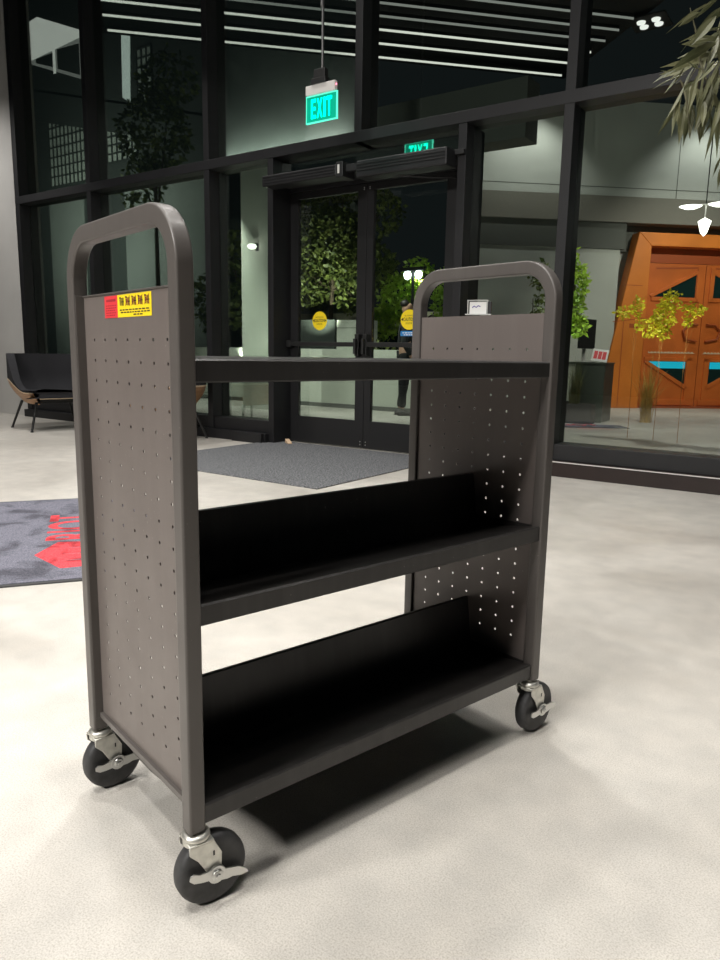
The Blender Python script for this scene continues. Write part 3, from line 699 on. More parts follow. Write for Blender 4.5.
# ---------------------------------------------------------------- indoor tree whose leaves hang in at the upper right
def leaf_blade(mb, p, d, nrm, ln, wd, bend=0.25, n=6):
    d = d.normalized(); side = d.cross(nrm)
    if side.length < 1e-4: side = d.cross(Vector((1, 0, 0)))
    side.normalize(); nn = side.cross(d)
    L_, R_, C_ = [], [], []
    for i in range(n + 1):
        t = i / n; w = wd * (math.sin(PI * min(1, t * 1.08 + 0.02)) ** 0.8) * 0.5 if i < n else 0.0005
        c = p + d * (ln * t) - Vector((0, 0, 1)) * (bend * ln * t * t) + nn * 0.0
        C_.append(c); L_.append(c + side * w + nn * w * 0.35); R_.append(c - side * w + nn * w * 0.35)
    vs = L_ + C_ + R_; k = n + 1
    fs = [(i, i + 1, k + i + 1, k + i) for i in range(n)] + [(k + i, k + i + 1, 2 * k + i + 1, 2 * k + i) for i in range(n)]
    mb.add(vs, fs)
cpos = Vector((0, 0, 0.9628))
def pix(u, v, depth):     # photograph pixel -> point at the given depth, used once to find where the branch hangs
    return cpos + (fw + rt * ((u - 360) / 721.13) - up * ((v - 480) / 721.13)) * depth
B = [pix(850, 40, 3.0), pix(770, 42, 2.9), pix(700, 62, 2.8), pix(684, 88, 2.75)]
it = empty('indoor_tree', (B[0].x + 0.55, B[0].y + 0.1, 0), 0, 'indoor tree with long narrow olive leaves hanging in at the upper right', 'tree')
base_ = Vector(it.location)
mb = MB(); mb.lathe([(0.20, 0), (0.26, 0.45), (0.24, 0.45), (0.23, 0.40), (0, .40)], 28); mb.build('planter', M['pot'], it, smooth=True)
mb = MB(); mb.lathe([(0.228, 0.395), (0.1, 0.42), (0, 0.425)], 20); mb.build('soil', M['soil'], it)
mb = MB(); trunk = [Vector((0, 0, 0.4)), Vector((0.03, 0, 1.2)), Vector((-0.05, -0.03, 2.0)), Vector((-0.2, -0.06, B[0].z + 0.1))]
mb.tube(trunk, [0.035, 0.03, 0.025, 0.016], 10); mb.build('trunk', M['stem'], it, smooth=True)
mb = MB()
twigs = [[trunk[3]] + [b - base_ for b in B]]
tip = [pix(*q) - base_ for q in ((735, 15, 2.85), (690, 8, 2.8), (712, 30, 2.75), (712, 110, 2.7), (690, 135, 2.72), (722, 140, 2.75), (738, 85, 2.7), (676, 84, 2.75), (724, 165, 2.8))]
src = [twigs[0][2], twigs[0][3], twigs[0][2], twigs[0][3], twigs[0][4], twigs[0][2], twigs[0][2], twigs[0][4], twigs[0][2]]
for s_, t_ in zip(src, tip):
    twigs.append([s_, s_.lerp(t_, 0.5) + Vector((0, 0, 0.02)), t_])
for tw in twigs: mb.tube(tw, [0.005 - 0.0035 * i / (len(tw) - 1) for i in range(len(tw))], 6)
mb.build('branches', M['stem'], it, smooth=True)
mb = MB(); rl = random.Random(11)
def hang_leaf(u, v, ang, ln, dep, wd=None):
    p = pix(u, v, dep) - base_; a = math.radians(ang)
    d = rt * math.cos(a) - up * math.sin(a) + fw * rl.uniform(-.35, .35)
    nrm = Vector((rl.uniform(-1, 1), rl.uniform(-1, 1), rl.uniform(-.3, 1))).normalized()
    leaf_blade(mb, p, d, nrm, ln, wd or ln * rl.uniform(.16, .24), rl.uniform(.02, .15))
# (start px, direction in degrees clockwise from right, length m)
LV = [(712, 2, 155, .17), (722, 6, 140, .20), (700, 12, 150, .10), (716, 16, 125, .16), (722, 30, 140, .16), (708, 38, 165, .08), (718, 36, 110, .14),
      (716, 44, 150, .20), (722, 52, 165, .15), (706, 58, 120, .10), (700, 62, 175, .14), (694, 64, 150, .13), (700, 70, 200, .10), (690, 66, 130, .12), (686, 74, 165, .12), (697, 76, 110, .12),
      (704, 70, 95, .13), (712, 74, 80, .14), (718, 70, 100, .16), (690, 82, 100, .14), (684, 86, 120, .13), (682, 92, 100, .15), (688, 96, 85, .15), (696, 92, 75, .15), (703, 88, 95, .16), (710, 90, 85, .15), (716, 86, 100, .18), (680, 104, 130, .13), (684, 106, 95, .14), (692, 104, 105, .15), (700, 106, 95, .14), (708, 106, 88, .15), (716, 108, 100, .15), (722, 112, 110, .16), (722, 96, 90, .18), (672, 74, 190, .05), (676, 70, 155, .09), (718, 60, 130, .15), (708, 50, 175, .11), (720, 40, 160, .16)]
for u, v, a, ln in LV:
    hang_leaf(u, v, a + rl.uniform(-8, 8), ln * 1.05, rl.uniform(2.6, 2.9))
    if rl.random() < .95: hang_leaf(u + rl.uniform(-4, 10), v + rl.uniform(-6, 6), a + rl.uniform(-30, 30), ln * rl.uniform(.6, 1.0), rl.uniform(2.6, 2.95))
hang_leaf(722, 156, 118, .10, 2.8); hang_leaf(722, 166, 105, .09, 2.8)
mb.build('leaves', M['leaf'], it, normals=False)

# ---------------------------------------------------------------- beyond the glass: courtyard wall and orange portal
Q = Vector((-4.05, 14.18, 0)); dS = Vector((0.7413, 0.6712, 0)); nS = Vector((0.6712, -0.7413, 0))   # nS points back toward the lobby
def PW(s, z, w=0.0): return Q + dS * s + nS * w + Vector((0, 0, z))
def pbox(mb, s0, s1, z0, z1, w0, w1): mb.prism([(s0, z0), (s1, z0), (s1, z1), (s0, z1)], w0, w1, lambda u, v, w: tuple(PW(u, v, w)))
S0, S1 = -2.9, 9.0
mb = MB(); pbox(mb, S0, 0.02, 0, 2.95, -0.35, -0.05); pbox(mb, 3.7, S1, 0, 2.95, -0.35, -0.05); pbox(mb, 0.02, 3.7, 0, 2.95, -0.60, -0.40); cw = struct(mb.build('wall_courtyard', M['cwall']))
mb = MB(); pbox(mb, S0, S1, 2.95, 3.42, -0.60, -0.02) if False else (pbox(mb, S0, .1, 2.95, 3.42, -0.35, -.02), pbox(mb, 3.6, S1, 2.95, 3.42, -.35, -.02), pbox(mb, .1, 3.6, 2.95, 3.42, -.6, -.30)); mb.build('recess_band', M['cdark'], cw)
mb = MB(); pbox(mb, S0, S1, 3.42, 3.87, -0.35, 0.03); mb.build('taupe_band', M['cband'], cw)
mb = MB(); pbox(mb, S0, S1, 3.87, 5.5, -0.35, 0.0); mb.build('upper_panel', M['cwall'], cw)
mb = MB()
pbox(mb, S0, S1, 4.02, 4.03, 0.0, 0.004)
for s in (-1.0, 1.0, 3.0): pbox(mb, s, s + .012, 3.87, 5.5, 0.0, 0.004)
mb.build('panel_joints', M['cdark'], cw)
portal = empty('orange_portal', tuple(Q), 0, 'big orange double door in a slanted orange portal, seen through the right pane', 'door')
def PL(s, z, w=0.0): return tuple(dS * s + nS * w + Vector((0, 0, z)))
MID = 1.90
def mir(poly): return [(2 * MID - s, z) for s, z in poly][::-1]
def pp(name, mat, poly, w0, w1, parent=None, both=False, bevel=0):
    w0 -= .29; w1 -= .29
    mb = MB(); mb.prism(poly, w0, w1, lambda u, v, w: PL(u, v, w))
    if both: mb.prism(mir(poly), w0, w1, lambda u, v, w: PL(u, v, w))
    return mb.build(name, mat, parent or portal, bevel=bevel)
sur = pp('surround', M['orange2'], [(0.0, 0), (-0.19, 0.27), (0.36, 3.27), (0.62, 3.03), (0.60, 0)], 0.0, 0.28, bevel=0.01)
mbx = MB(); mbx.prism(mir([(0.0, 0), (-0.19, 0.27), (0.36, 3.27), (0.62, 3.03), (0.60, 0)]), -.29, -.01, lambda u, v, w: PL(u, v, w)); mbx.build('surround', M['orange2'], portal, bevel=0.01)
pp('lintel', M['orange2'], [(0.36, 3.27), (0.62, 3.03), (2 * MID - 0.62, 3.03), (2 * MID - 0.36, 3.27)], 0.0, 0.28, bevel=0.01)
pp('lintel_recess', M['orange3'], [(0.60, 2.76), (2 * MID - .60, 2.76), (2 * MID - .62, 3.03), (0.62, 3.03)], -0.02, 0.02)
mb = MB()
for poly in ([(-0.04, 1.62), (0.60, 1.70), (0.60, 1.715), (-0.04, 1.635)], [(0.14, 2.30), (0.5, 2.30), (0.5, 2.312), (0.14, 2.312)], [(0.17, 0.02), (0.185, 0.02), (0.185, 1.66), (0.17, 1.66)]):
    mb.prism(poly, -.01, -.007, lambda u, v, w: PL(u, v, w))
mb.build('seams', M['orange3'], sur)
pp('notice_plate', M['orange3'], [(0.30, 1.52), (0.46, 1.52), (0.46, 1.60), (0.30, 1.60)], 0.28, 0.284, sur)
for side in (0, 1):
    sh = lambda p: [(q[0] + .11, q[1]) for q in p]
    f = sh if side == 0 else (lambda p: mir(sh(p)))
    lf = pp('door_leaf', M['orange'], f([(0.62, 0.03), (MID - .116, 0.03), (MID - .116, 2.75), (0.62, 2.75)]), 0.0, 0.05, bevel=0.005)
    tri = [(0.74, 2.13), (1.60, 2.13), (1.60, 2.56)]
    pp('upper_pane', M['tealpane'], f(tri), 0.05, 0.054, lf)
    low = [(0.72, 0.90), (1.54, 0.90), (1.54, 0.44)]
    pp('lower_pane', M['tealpane'], f(low), 0.05, 0.054, lf)
    pp('lit_pane_strip', M['cyan'], f([(0.72, 0.90), (0.84, 0.77), (1.53, 0.77), (1.53, 0.90)]), 0.054, 0.058, lf)
    # raised rails around the panes
    for poly in ([(0.66, 2.16), (1.62, 2.64), (1.62, 2.57), (0.70, 2.11)], [(0.70, 2.05), (1.66, 2.05), (1.66, 2.12), (0.70, 2.12)], [(1.61, 2.05), (1.70, 2.05), (1.70, 2.70), (1.61, 2.70)],
                 [(0.66, 0.88), (1.60, 0.34), (1.60, 0.43), (0.72, 0.92)], [(0.66, 0.91), (1.66, 0.91), (1.66, 0.98), (0.66, 0.98)], [(1.55, 0.15), (1.66, 0.15), (1.66, 0.98), (1.55, 0.98)], [(0.64, 0.05), (1.72, 0.05), (1.72, 0.16), (0.64, 0.16)]):
        pp('rail', M['orange'], f(poly), 0.05, 0.075, lf, bevel=0.006)
    pp('slot', M['orange3'], f([(0.76, 2.64), (1.60, 2.67), (1.60, 2.70), (0.76, 2.67)]), 0.05, 0.053, lf)
    teeth = [(0.74, 1.06)] + [pt for q in range(14) for pt in ((0.74 + q * .07, 1.10), (0.775 + q * .07, 1.072))] + [(1.72, 1.06)]
    pp('tooth_trim', M['ply'], f(teeth), 0.05, 0.056, lf)
    mb = MB(); pts = f([(1.70, 1.62), (1.52, 1.62), (1.40, 1.50), (1.46, 1.34), (1.70, 1.30)])
    mb.tube([PL(s, z, -0.20) for s, z in pts], 0.022, 8); mb.build('handle', M['orange3'], lf, smooth=True)
pp('threshold', M['orange3'], [(0.60, 0), (2 * MID - .6, 0), (2 * MID - .6, 0.03), (0.60, 0.03)], 0.0, 0.2)

# reception desk, monitor, tablet, planters
desk = empty('reception_desk', (-3.60, 11.0, 0), math.radians(4), 'dark green reception desk beyond the glass, left of the orange portal', 'desk')
mb = MB(); mb.box(-0.03, 0.40, -0.18, 0.42, 0.0, 0.86); mb.build('counter_front', M['desk'], desk, bevel=.006)
mb = MB(); mb.box(-0.42, -0.031, -0.17, 0.42, 0.30, 0.86); mb.build('counter_side', M['deskl'], desk, bevel=.004)
mb = MB(); mb.box(-0.42, -0.031, -0.14, 0.42, 0.0, 0.30); mb.build('plinth', M['dark'], desk)
mb = MB(); mb.box(-0.43, 0.41, -0.19, 0.43, 0.86, 0.885); mb.build('counter_top', M['desk'], desk, bevel=.004)
mo = empty('monitor', (-3.56, 11.07, 0.885), math.radians(80), 'black monitor on a pale stand on the reception desk', 'monitor')
mb = MB(); mb.box(-.24, .24, -.018, .018, .20, .64); mb.build('screen', M['dark'], mo, bevel=.006)
mb = MB(); mb.box(-.225, .225, -.0195, -.018, .215, .625); mb.build('screen_face', M['black'], mo)
mb = MB(); mb.box(-.03, .03, .018, .05, .01, .40); mb.build('neck', M['alum'], mo, bevel=.004)
mb = MB(); mb.box(-.13, .13, -.09, .11, 0, .012); mb.build('base', M['alum'], mo, bevel=.004)
tb = empty('sign_tablet', (-3.30, 10.88, 0.885), math.radians(12), 'small white framed notice with red blocks propped on the reception desk', 'sign')
Tt = Matrix.Translation((0, 0, .015)) @ Matrix.Rotation(math.radians(-22), 4, 'X') @ Matrix.Rotation(math.radians(7), 4, 'Y')
mb = MB(); mb.box(-.115, .115, -.006, .006, 0.0, .19, Tt); mb.build('frame', M['white'], tb, bevel=.002)
mb = MB()
for i in range(3): mb.box(-.088 + i * .062, -.036 + i * .062, -.009, -.007, .035, .155, Tt)
mb.build('red_blocks', simple('notice_red_glow', (0.6, 0.05, 0.06), 0.5, emit=(0.6, 0.05, 0.06), es=0.15), tb)  # printed blocks given a slight added glow
mb = MB(); mb.box(-.02, .02, 0.0, .08, 0.0, .008); mb.build('foot', M['white'], tb)
def grass_clump(name, loc, n, h, spread, matb, label, planter, seed):
    r = empty(name, loc, 0, label, 'plant'); q = random.Random(seed); zb = 0.0
    if planter:
        mb = MB(); mb.box(-planter[0] / 2, planter[0] / 2, -planter[1] / 2, planter[1] / 2, 0, planter[2]); mb.build('planter', M['pot'], r, bevel=.01); zb = planter[2] - .01
        mb = MB(); mb.box(-planter[0] / 2 + .03, planter[0] / 2 - .03, -planter[1] / 2 + .03, planter[1] / 2 - .03, zb, zb + .018); mb.build('soil', M['soil'], r)
    mb = MB()
    for i in range(n):
        a = q.uniform(0, 2 * PI); lean = q.uniform(0.05, 1) * spread; hh = h * q.uniform(.6, 1.0); w = q.uniform(.004, .009)
        bx, by = q.uniform(-.07, .07), q.uniform(-.07, .07); L_ = []; R_ = []
        for j in range(7):
            t = j / 6; x = bx + math.cos(a) * lean * t ** 1.8; y = by + math.sin(a) * lean * t ** 1.8; z = zb + hh * (t - 0.35 * (lean / spread) * t ** 3)
            ww = w * (1 - t) + .0006; L_.append((x - math.sin(a) * ww, y + math.cos(a) * ww, z)); R_.append((x + math.sin(a) * ww, y - math.cos(a) * ww, z))
        mb.add(L_ + R_, [(j, j + 1, 8 + j, 7 + j) for j in range(6)])
    mb.build('blades', matb, r, normals=False); return r
grass_clump('potted_grass', (-3.50, 10.54, 0), 120, 0.75, 0.22, M['grassb'], 'tall grass in a dark box planter before the reception desk', (0.56, 0.20, 0.28), 3)
grass_clump('ornamental_grass', (-2.70, 11.45, 0), 110, 1.15, 0.42, M['grasso'], 'amber lit clump of long grass before the left foot of the orange portal', None, 5)
# second logo mat beyond the glass
bx2, ax2 = Vector((0.821, 0.571, 0)), Vector((0.571, -0.821, 0))
logo_mat('logo_mat', tuple(Vector((-2.62, 10.27, 0)) - bx2 * 1.62 - ax2 * .22), ax2, bx2, 'dark mat with red lettering on the floor beyond the right pane', -0.20, 0.22, -.1, 1.62)

# ---------------------------------------------------------------- outside: trees, lamps, low walls, car, facades
def leaf_cloud(mb, blobs, n, size, q):
    tot = sum(b[3] * b[4] * b[5] for b in blobs)
    for (cx, cy, cz, rx, ry, rz) in blobs:
        for i in range(int(n * rx * ry * rz / tot)):
            while True:
                x, y, z = (q.uniform(-1, 1) for _ in range(3)); rr = x * x + y * y + z * z
                if rr <= 1: break
            g = rr ** -0.25 if rr > 1e-3 else 1
            p = Vector((cx + x * g * rx * .9, cy + y * g * ry * .9, cz + z * g * rz * .9))
            d = Vector((q.uniform(-1, 1), q.uniform(-1, 1), q.uniform(-1, .6))).normalized(); e = d.orthogonal().normalized()
            e = (Matrix.Rotation(q.uniform(0, 2 * PI), 3, d) @ e); s = size * q.uniform(.6, 1.3)
            mb.add([p, p + d * s * .5 + e * s * .28, p + d * s, p + d * s * .5 - e * s * .28], [(0, 1, 2, 3)])
def tree(name, loc, blobs, n, size, mat, label, group, trunk_top, seed, tr=0.06):
    r = empty(name, loc, 0, label, 'tree', group); q = random.Random(seed)
    mb = MB(); leaf_cloud(mb, blobs, n, size, q); mb.build('foliage', mat, r, normals=False)
    mb = MB(); mb.tube([(0, 0, 0), (q.uniform(-.05, .05), 0, trunk_top * .5), (q.uniform(-.08, .08), 0, trunk_top)], [tr, tr * .8, tr * .5], 8)
    for (cx, cy, cz, rx, ry, rz) in blobs[:8]: mb.tube([(0, 0, trunk_top * .75), (cx * .6, cy * .6, (trunk_top * .8 + cz) / 2), (cx, cy, cz)], [tr * .4, tr * .3, tr * .15], 6)
    mb.build('trunk', M['bark'] if tr > .01 else M['thinstem'], r, smooth=True); return r
tree('shade_tree', (-9.45, 12.45, 0), [(0, 0, 3.2, .95, .9, .8), (-.6, 0, 2.4, .7, .7, .6), (.7, .1, 2.7, .8, .8, .6), (-.75, 0, 4.0, .6, .6, .5), (.3, 0, 4.3, .6, .6, .4), (.55, 0, 2.1, .4, .5, .4), (-1.3, 0, 3.0, .5, .5, .6), (1.2, 0, 3.7, .5, .5, .5)], 8500, .115, M['green_leaf'],
     'broad dark green tree behind the left door glass', None, 3.0, 21)
tree('street_tree', (-7.55, 12.6, 0), [(-.35, 0, 2.05, .42, .4, .55), (.1, 0, 2.45, .35, .35, .4), (-.65, 0, 1.6, .35, .35, .4), (.75, 0, 1.95, .32, .3, .75)], 2600, .11, M['lime_leaf'],
     'bright green small tree under the double lamp behind the right door glass', None, 1.9, 22, .04)
tree('courtyard_tree', (-3.32, 9.6, 0), [(0, 0, 1.50, .17, .17, .26), (.04, 0, 1.92, .16, .16, .28), (-.05, 0, 2.22, .10, .10, .16), (.1, 0, 1.35, .14, .12, .16)], 900, .085, M['lime_leaf'],
     'slim bright lime young tree just right of the tall mullion beside the reception desk', None, 1.9, 23, .014)
tree('courtyard_tree', (-3.62, 9.2, 0), [(0, 0, 2.0, .14, .14, .20), (.03, 0, 1.55, .13, .13, .22), (-.04, 0, 1.28, .12, .10, .12)], 260, .08, M['green_leaf'],
     'sparse pale young tree showing inside the hoop of the far cart end', None, 1.7, 24, .012)
ysp = [(-2.02, 9.0, [(0, 0, 1.44, .14, .13, .20), (.08, 0, 1.62, .11, .10, .13), (-.13, 0, 1.32, .12, .10, .15), (.02, 0, 1.24, .08, .08, .08)], 760, 'fullest yellow-lit young tree before the left orange door leaf'),
       (-2.33, 9.05, [(0, 0, 1.56, .07, .08, .14), (.02, 0, 1.36, .05, .05, .10), (-.16, 0, 1.50, .10, .08, .08)], 230, 'thin yellow-lit sapling before the slanted left jamb of the orange portal'),
       (-1.73, 8.9, [(0, 0, 1.45, .07, .07, .16), (.10, 0, 1.50, .08, .07, .06)], 190, 'small yellow-lit sapling before the handles of the orange doors')]
for i, (x, y, bl, n, lab_) in enumerate(ysp): tree('courtyard_sapling', (x, y, 0), bl, n, .05, M['yellow_lit_leaf'], lab_, None, 1.40, 30 + i, .0035)
tree('side_tree', (-10.75, 11.2, 0), [(0, 0, 1.9, .55, .5, .6), (.3, 0, 2.7, .45, .45, .5), (-.4, 0, 3.0, .5, .5, .5), (-.9, 0, 2.0, .5, .5, .7)], 1700, .15, M['green_leaf'],
     'dark leafy tree seen through the narrow sidelight left of the doors', None, 2.3, 41)
tree('facade_tree', (-12.7, 10.6, 0), [(0, 0, 5.4, .9, .7, .9), (.5, 0, 6.3, .7, .6, .6), (-.5, 0, 4.4, .6, .5, .6)], 1500, .16, M['green_leaf'],
     'dim tree before the dark facade seen through the upper left panes', None, 5.0, 42)
def lamp_post(name, loc, h, heads, label, matl=M['lamp'], r=0.11):
    o = empty(name, loc, 0, label, 'street lamp')
    mb = MB(); mb.tube([(0, 0, 0), (0, 0, h)], [0.035, 0.025], 8); mb.box(-.28, .28, -.02, .02, h + .02, h + .06); mb.build('pole', M['blackmetal'], o)
    for dx in heads:
        mb = MB(); mb.box(dx - .12, dx + .12, -.06, .06, h - .01, h + .04); hd = mb.build('lamp_head', M['blackmetal'], o)
        mb = MB(); mb.lathe([(0, -.10), (r * .7, -.07), (r, 0), (r * .7, .05), (0, .06)], 14, lambda q, z, c, s, dx=dx: (dx + q * c, q * s, h - .07 + z)); mb.build('lens', matl, hd, smooth=True)
    return o
lamp_post('street_lamp', (-7.21, 12.0, 0), 2.50, (-.12, .12), 'double-headed white lamp glowing behind the right door glass', r=.075)
wl = empty('wall_lamp', (-8.36, 9.0, 2.62), 0, 'single white lamp glowing on the pale column behind the narrow sidelight', 'lamp')
mb = MB(); mb.box(-.03, .03, -.015, 0.0, -.06, .06); mb.tube([(0, -.01, .03), (0, -.12, .04)], .012, 8); mb.build('bracket', M['blackmetal'], wl)
mb = MB(); mb.lathe([(0, -.05), (.05, -.035), (.075, .0), (.05, .03), (0, .035)], 16, lambda q, z, c, s: (q * c, -.13 + q * s, z)); mb.build('lens', M['lampw'], wl, smooth=True)
pl = empty('pendant_lamp', (-1.68, 9.0, 2.60), 0, 'white triple pendant lamp hanging before the orange portal at the right edge', 'lamp')
mb = MB(); mb.tube([(0, 0, 0), (0, 0, 3.4)], .006, 6); mb.build('cable', M['blackmetal'], pl)
for dx, lz, rr, hh in ((-.16, 0.02, .12, .02), (.14, 0.02, .12, .02), (0, -.20, .07, .10)):
    mb = MB(); mb.lathe([(0, lz - hh), (rr * .5, lz - hh * .6), (rr, lz + hh * .6), (0, lz + hh)], 16, lambda q, z, c, s, dx=dx: (dx + q * c, q * s, z)); mb.build('shade', M['lampw'], pl, smooth=True)
mb = MB(); mb.tube([(-.16, 0, .04), (.14, 0, .04)], .008, 6); mb.tube([(0, 0, .04), (0, 0, -.12)], .008, 6); mb.build('arm', M['alum'], pl)
# low walls
structbox('wall_low', M['lowwall'], -13.0, -4.9, 10.30, 10.50, 0, 1.02)
mb = MB(); mb.box(-13.0, -4.9, 10.26, 10.30, 0.0, 0.07); ob = struct(mb.build('baseboard_low', M['cdark']))
structbox('wall_back', M['beigewall'], -16.0, -6.5, 15.2, 15.4, 0, 1.95)
cab = MB(); cab.box(-.85, .40, -.25, .25, 0, 1.60); o = cab.build('utility_cabinet', M['facaded'], loc=(-9.05, 11.75, 0), bevel=.02)
tag(o, 'dark utility cabinet behind the low wall, seen through the left door', 'cabinet')
mb = MB(); mb.box(.41, 1.10, -.2, .2, 0, 1.585); o2 = mb.build('concrete_pier', M['lowwall'], loc=(-9.05, 11.75, 0)); struct(o2); o2.name = 'wall_pier'
mb = MB(); mb.box(.41, 1.10, -.206, -.2, 1.43, 1.44); mb.build('pier_joint', M['cdark'], o2)
# shrubs on the low wall
for i, (x, n) in enumerate(((-6.6, 260), (-7.5, 200))):
    r = empty('shrub', (x, 11.4, 0), 0, ('leafy shrub behind the low wall, below the blue door sticker', 'leafy shrub behind the low wall at the parked car')[i], 'shrub')
    q = random.Random(60 + i); mb = MB(); leaf_cloud(mb, [(0, 0, .95, .40, .25, .28)], n, .12, q); mb.build('foliage', M['green_leaf'], r, normals=False)
    mb = MB(); mb.tube([(0, 0, 0), (0.02, 0, .9)], .02, 6); mb.build('stem', M['bark'], r)
# parked car (side on, mostly hidden by the wall)
car = empty('parked_car', (-9.6, 14.6, 0), math.radians(8), 'dark parked car behind the low wall, seen through the right door glass', 'car')
prof = [(-2.1, .35), (-2.15, .75), (-1.9, .95), (-1.15, 1.05), (-.65, 1.42), (.75, 1.47), (1.45, 1.12), (2.05, 1.0), (2.15, .6), (2.05, .32)]
mb = MB(); mb.prism(prof, -.85, .85, lambda u, v, w: (u, w, v)); mb.build('body', M['carpaint'], car, bevel=.06, seg=3, smooth=True)
for y in (-.856, .856):
    mb = MB(); mb.add([(-.98, y, 1.06), (-.58, y, 1.36), (.70, y, 1.40), (1.22, y, 1.10)], [(0, 1, 2, 3)]); mb.build('side_window', M['tealpane'], car, normals=False)
for sx in (-1.35, 1.35):
    for sy in (-.78, .78):
        mb = MB(); mb.lathe([(.0, -.1), (.2, -.1), (.31, -.08), (.32, 0), (.31, .08), (.2, .1), (0, .1)], 24, lambda r, h, c, d, sx=sx, sy=sy: (sx + r * c, sy + h, .32 + r * d)); mb.build('wheel', M['rubber'], car, smooth=True)
# pale column behind the sidelight
structbox('wall_column', M['lowwall'], -8.72, -8.10, 9.0, 9.3, 0, 3.9)
# reflected slab edge, built as a solid beam parallel to the glass
structbox('trim_14', M['cdark'], -5.0, -2.99, 7.0, 7.3, 3.05, 3.60)
# left facade
fa = empty('office_facade', (-16, 12.0, 0), 0, 'dim grey building with lit window behind the left glass panes', 'building')
def fpoly(name, mat, pts, y, d=.02, parent=None):
    mb = MB(); mb.prism([(x + 16, z) for x, z in pts], y - d, y, lambda u, v, w: (u, w, v)); return mb.build(name, mat, parent or fa)
def frect(x0, x1, z0, z1): return [(x0, z0), (x1, z0), (x1, z1), (x0, z1)]
fpoly('wall', M['facaded'], frect(-24, -12.4, 0, 10.5), 0.3, 0.3)
fpoly('lower_wall', M['facade'], frect(-18.75, -17.2, 0, 4.9), 0.0)
fpoly('lower_wall', M['facade'], frect(-15.55, -12.45, 0, 4.78), 0.0)
fpoly('slab_band', M['facaded'], [(-19.4, 7.0), (-12.5, 5.4), (-12.5, 6.0), (-19.4, 7.75)], 0.0, .06)
lw = fpoly('lit_window', M['litroom2'], [(-19.30, 8.40), (-17.02, 7.60), (-16.95, 8.65), (-18.85, 9.45), (-19.30, 9.40)], 0.0, .01)
fpoly('lit_ceiling', M['litroom'], [(-19.29, 8.46), (-17.02, 8.58), (-16.98, 8.72), (-18.85, 9.44), (-19.29, 9.40)], -0.012, .01, lw)
fpoly('dark_pane', M['facaded'], [(-19.0, 8.36), (-18.25, 8.12), (-18.25, 8.46), (-19.0, 8.46)], -0.012, .012, lw)
fpoly('dark_pane', M['facaded'], [(-18.05, 8.04), (-17.12, 7.72), (-17.12, 8.45), (-18.05, 8.5)], -0.012, .012, lw)
fpoly('window_post', M['litroom'], frect(-18.22, -18.12, 7.95, 9.1), -0.026, .01, lw)
fpoly('strip_window', M['strip'], [(-15.50, 6.92), (-15.22, 6.76), (-15.14, 8.50), (-15.46, 8.52)], 0.0, .01)
def gridwin(x0, x1, z0, z1, nx, nz):
    o = fpoly('grid_window', M['gridpane'], frect(x0, x1, z0, z1), 0.0, .01); mb = MB()
    for i in range(nx + 1): mb.box(16 + x0 + (x1 - x0) * i / nx - .015, 16 + x0 + (x1 - x0) * i / nx + .015, -.04, -.011, z0, z1)
    for i in range(nz + 1): mb.box(16 + x0, 16 + x1, -.04, -.011, z0 + (z1 - z0) * i / nz - .015, z0 + (z1 - z0) * i / nz + .015)
    mb.build('glazing_bars', M['facaded'], o)
gridwin(-14.92, -14.40, 6.65, 7.85, 3, 6); gridwin(-16.15, -15.0, 5.5, 6.5, 6, 5); gridwin(-18.6, -17.05, 5.2, 6.9, 9, 7)
# rear building: wall washed from a ledge
rb = empty('rear_building', (-12, 17.5, 0), 0, 'dark rear building with softly lit upper wall above the trees', 'building')
mb = MB(); mb.box(-9, -.5, 0, .3, 0, 12); mb.build('wall', M['facade'], rb)
mb = MB(); mb.box(-9, -.5, -.7, 0, 6.45, 6.7); mb.build('ledge', M['facaded'], rb)
# reflected lobby ceiling lights, built as solid fixtures under a dark canopy
ea, ep = Vector((0.69, 0.72, 0)).normalized(), Vector((-0.72, 0.69, 0)).normalized()
can = MB(); can.prism([(-1.9, 10.5), (6.6, 10.5), (6.6, 13.8), (-1.9, 13.8)], 6.16, 6.30, lambda u, v, w: tuple(ea * u + ep * v + Vector((0, 0, w)))); o = can.build('ceiling_canopy', M['black']); struct(o)
for i, (v, mt) in enumerate(((13.29, 'louver'), (12.74, 'louver'), (12.23, 'louver'), (11.77, 'louverd'), (11.36, 'louverd'), (10.95, 'louverd'))):
    r = empty('linear_light', tuple(ep * v + Vector((0, 0, 6.0))), 0, 'thin glowing linear light, number %s from the lowest line behind the upper panes' % ('one two three four five six'.split()[i]), 'light', 'linear lights behind the upper panes')
    r['label'] = ('lowest and brightest', 'second lowest', 'third lowest', 'fourth lowest, dimmer', 'second highest, dim', 'highest, dim')[i] + ' of the thin linear lights behind the upper panes'
    T = lambda u, q, w: tuple(ea * u + ep * q + Vector((0, 0, w)))
    mb = MB(); mb.prism([(-1.6, -.03), (6.3, -.03), (6.3, .03), (-1.6, .03)], -.01, .08, T); mb.build('housing', M['black'], r)
    mb = MB(); mb.prism([(-1.6, -.034), (6.3, -.034), (6.3, -.030), (-1.6, -.030)], -.008, .026, T); mb.build('diffuser', M[mt], r)
sp = empty('spot_cluster', (-3.4, 12.55, 6.10), 0, 'cluster of small bright ceiling spots behind the top right pane', 'light')
mb = MB(); mb.box(-.28, .28, -.28, .28, -.02, .0); mb.build('housing', M['black'], sp)
for dx in (-.11, .11):
    for dy in (-.09, .09):
        mb = MB(); mb.lathe([(0, -.05), (.06, -.045), (.068, -.02)], 14, lambda r, h, c, d, dx=dx, dy=dy: (dx + r * c, dy + r * d, h)); mb.build('spot', M['lampd'], sp)

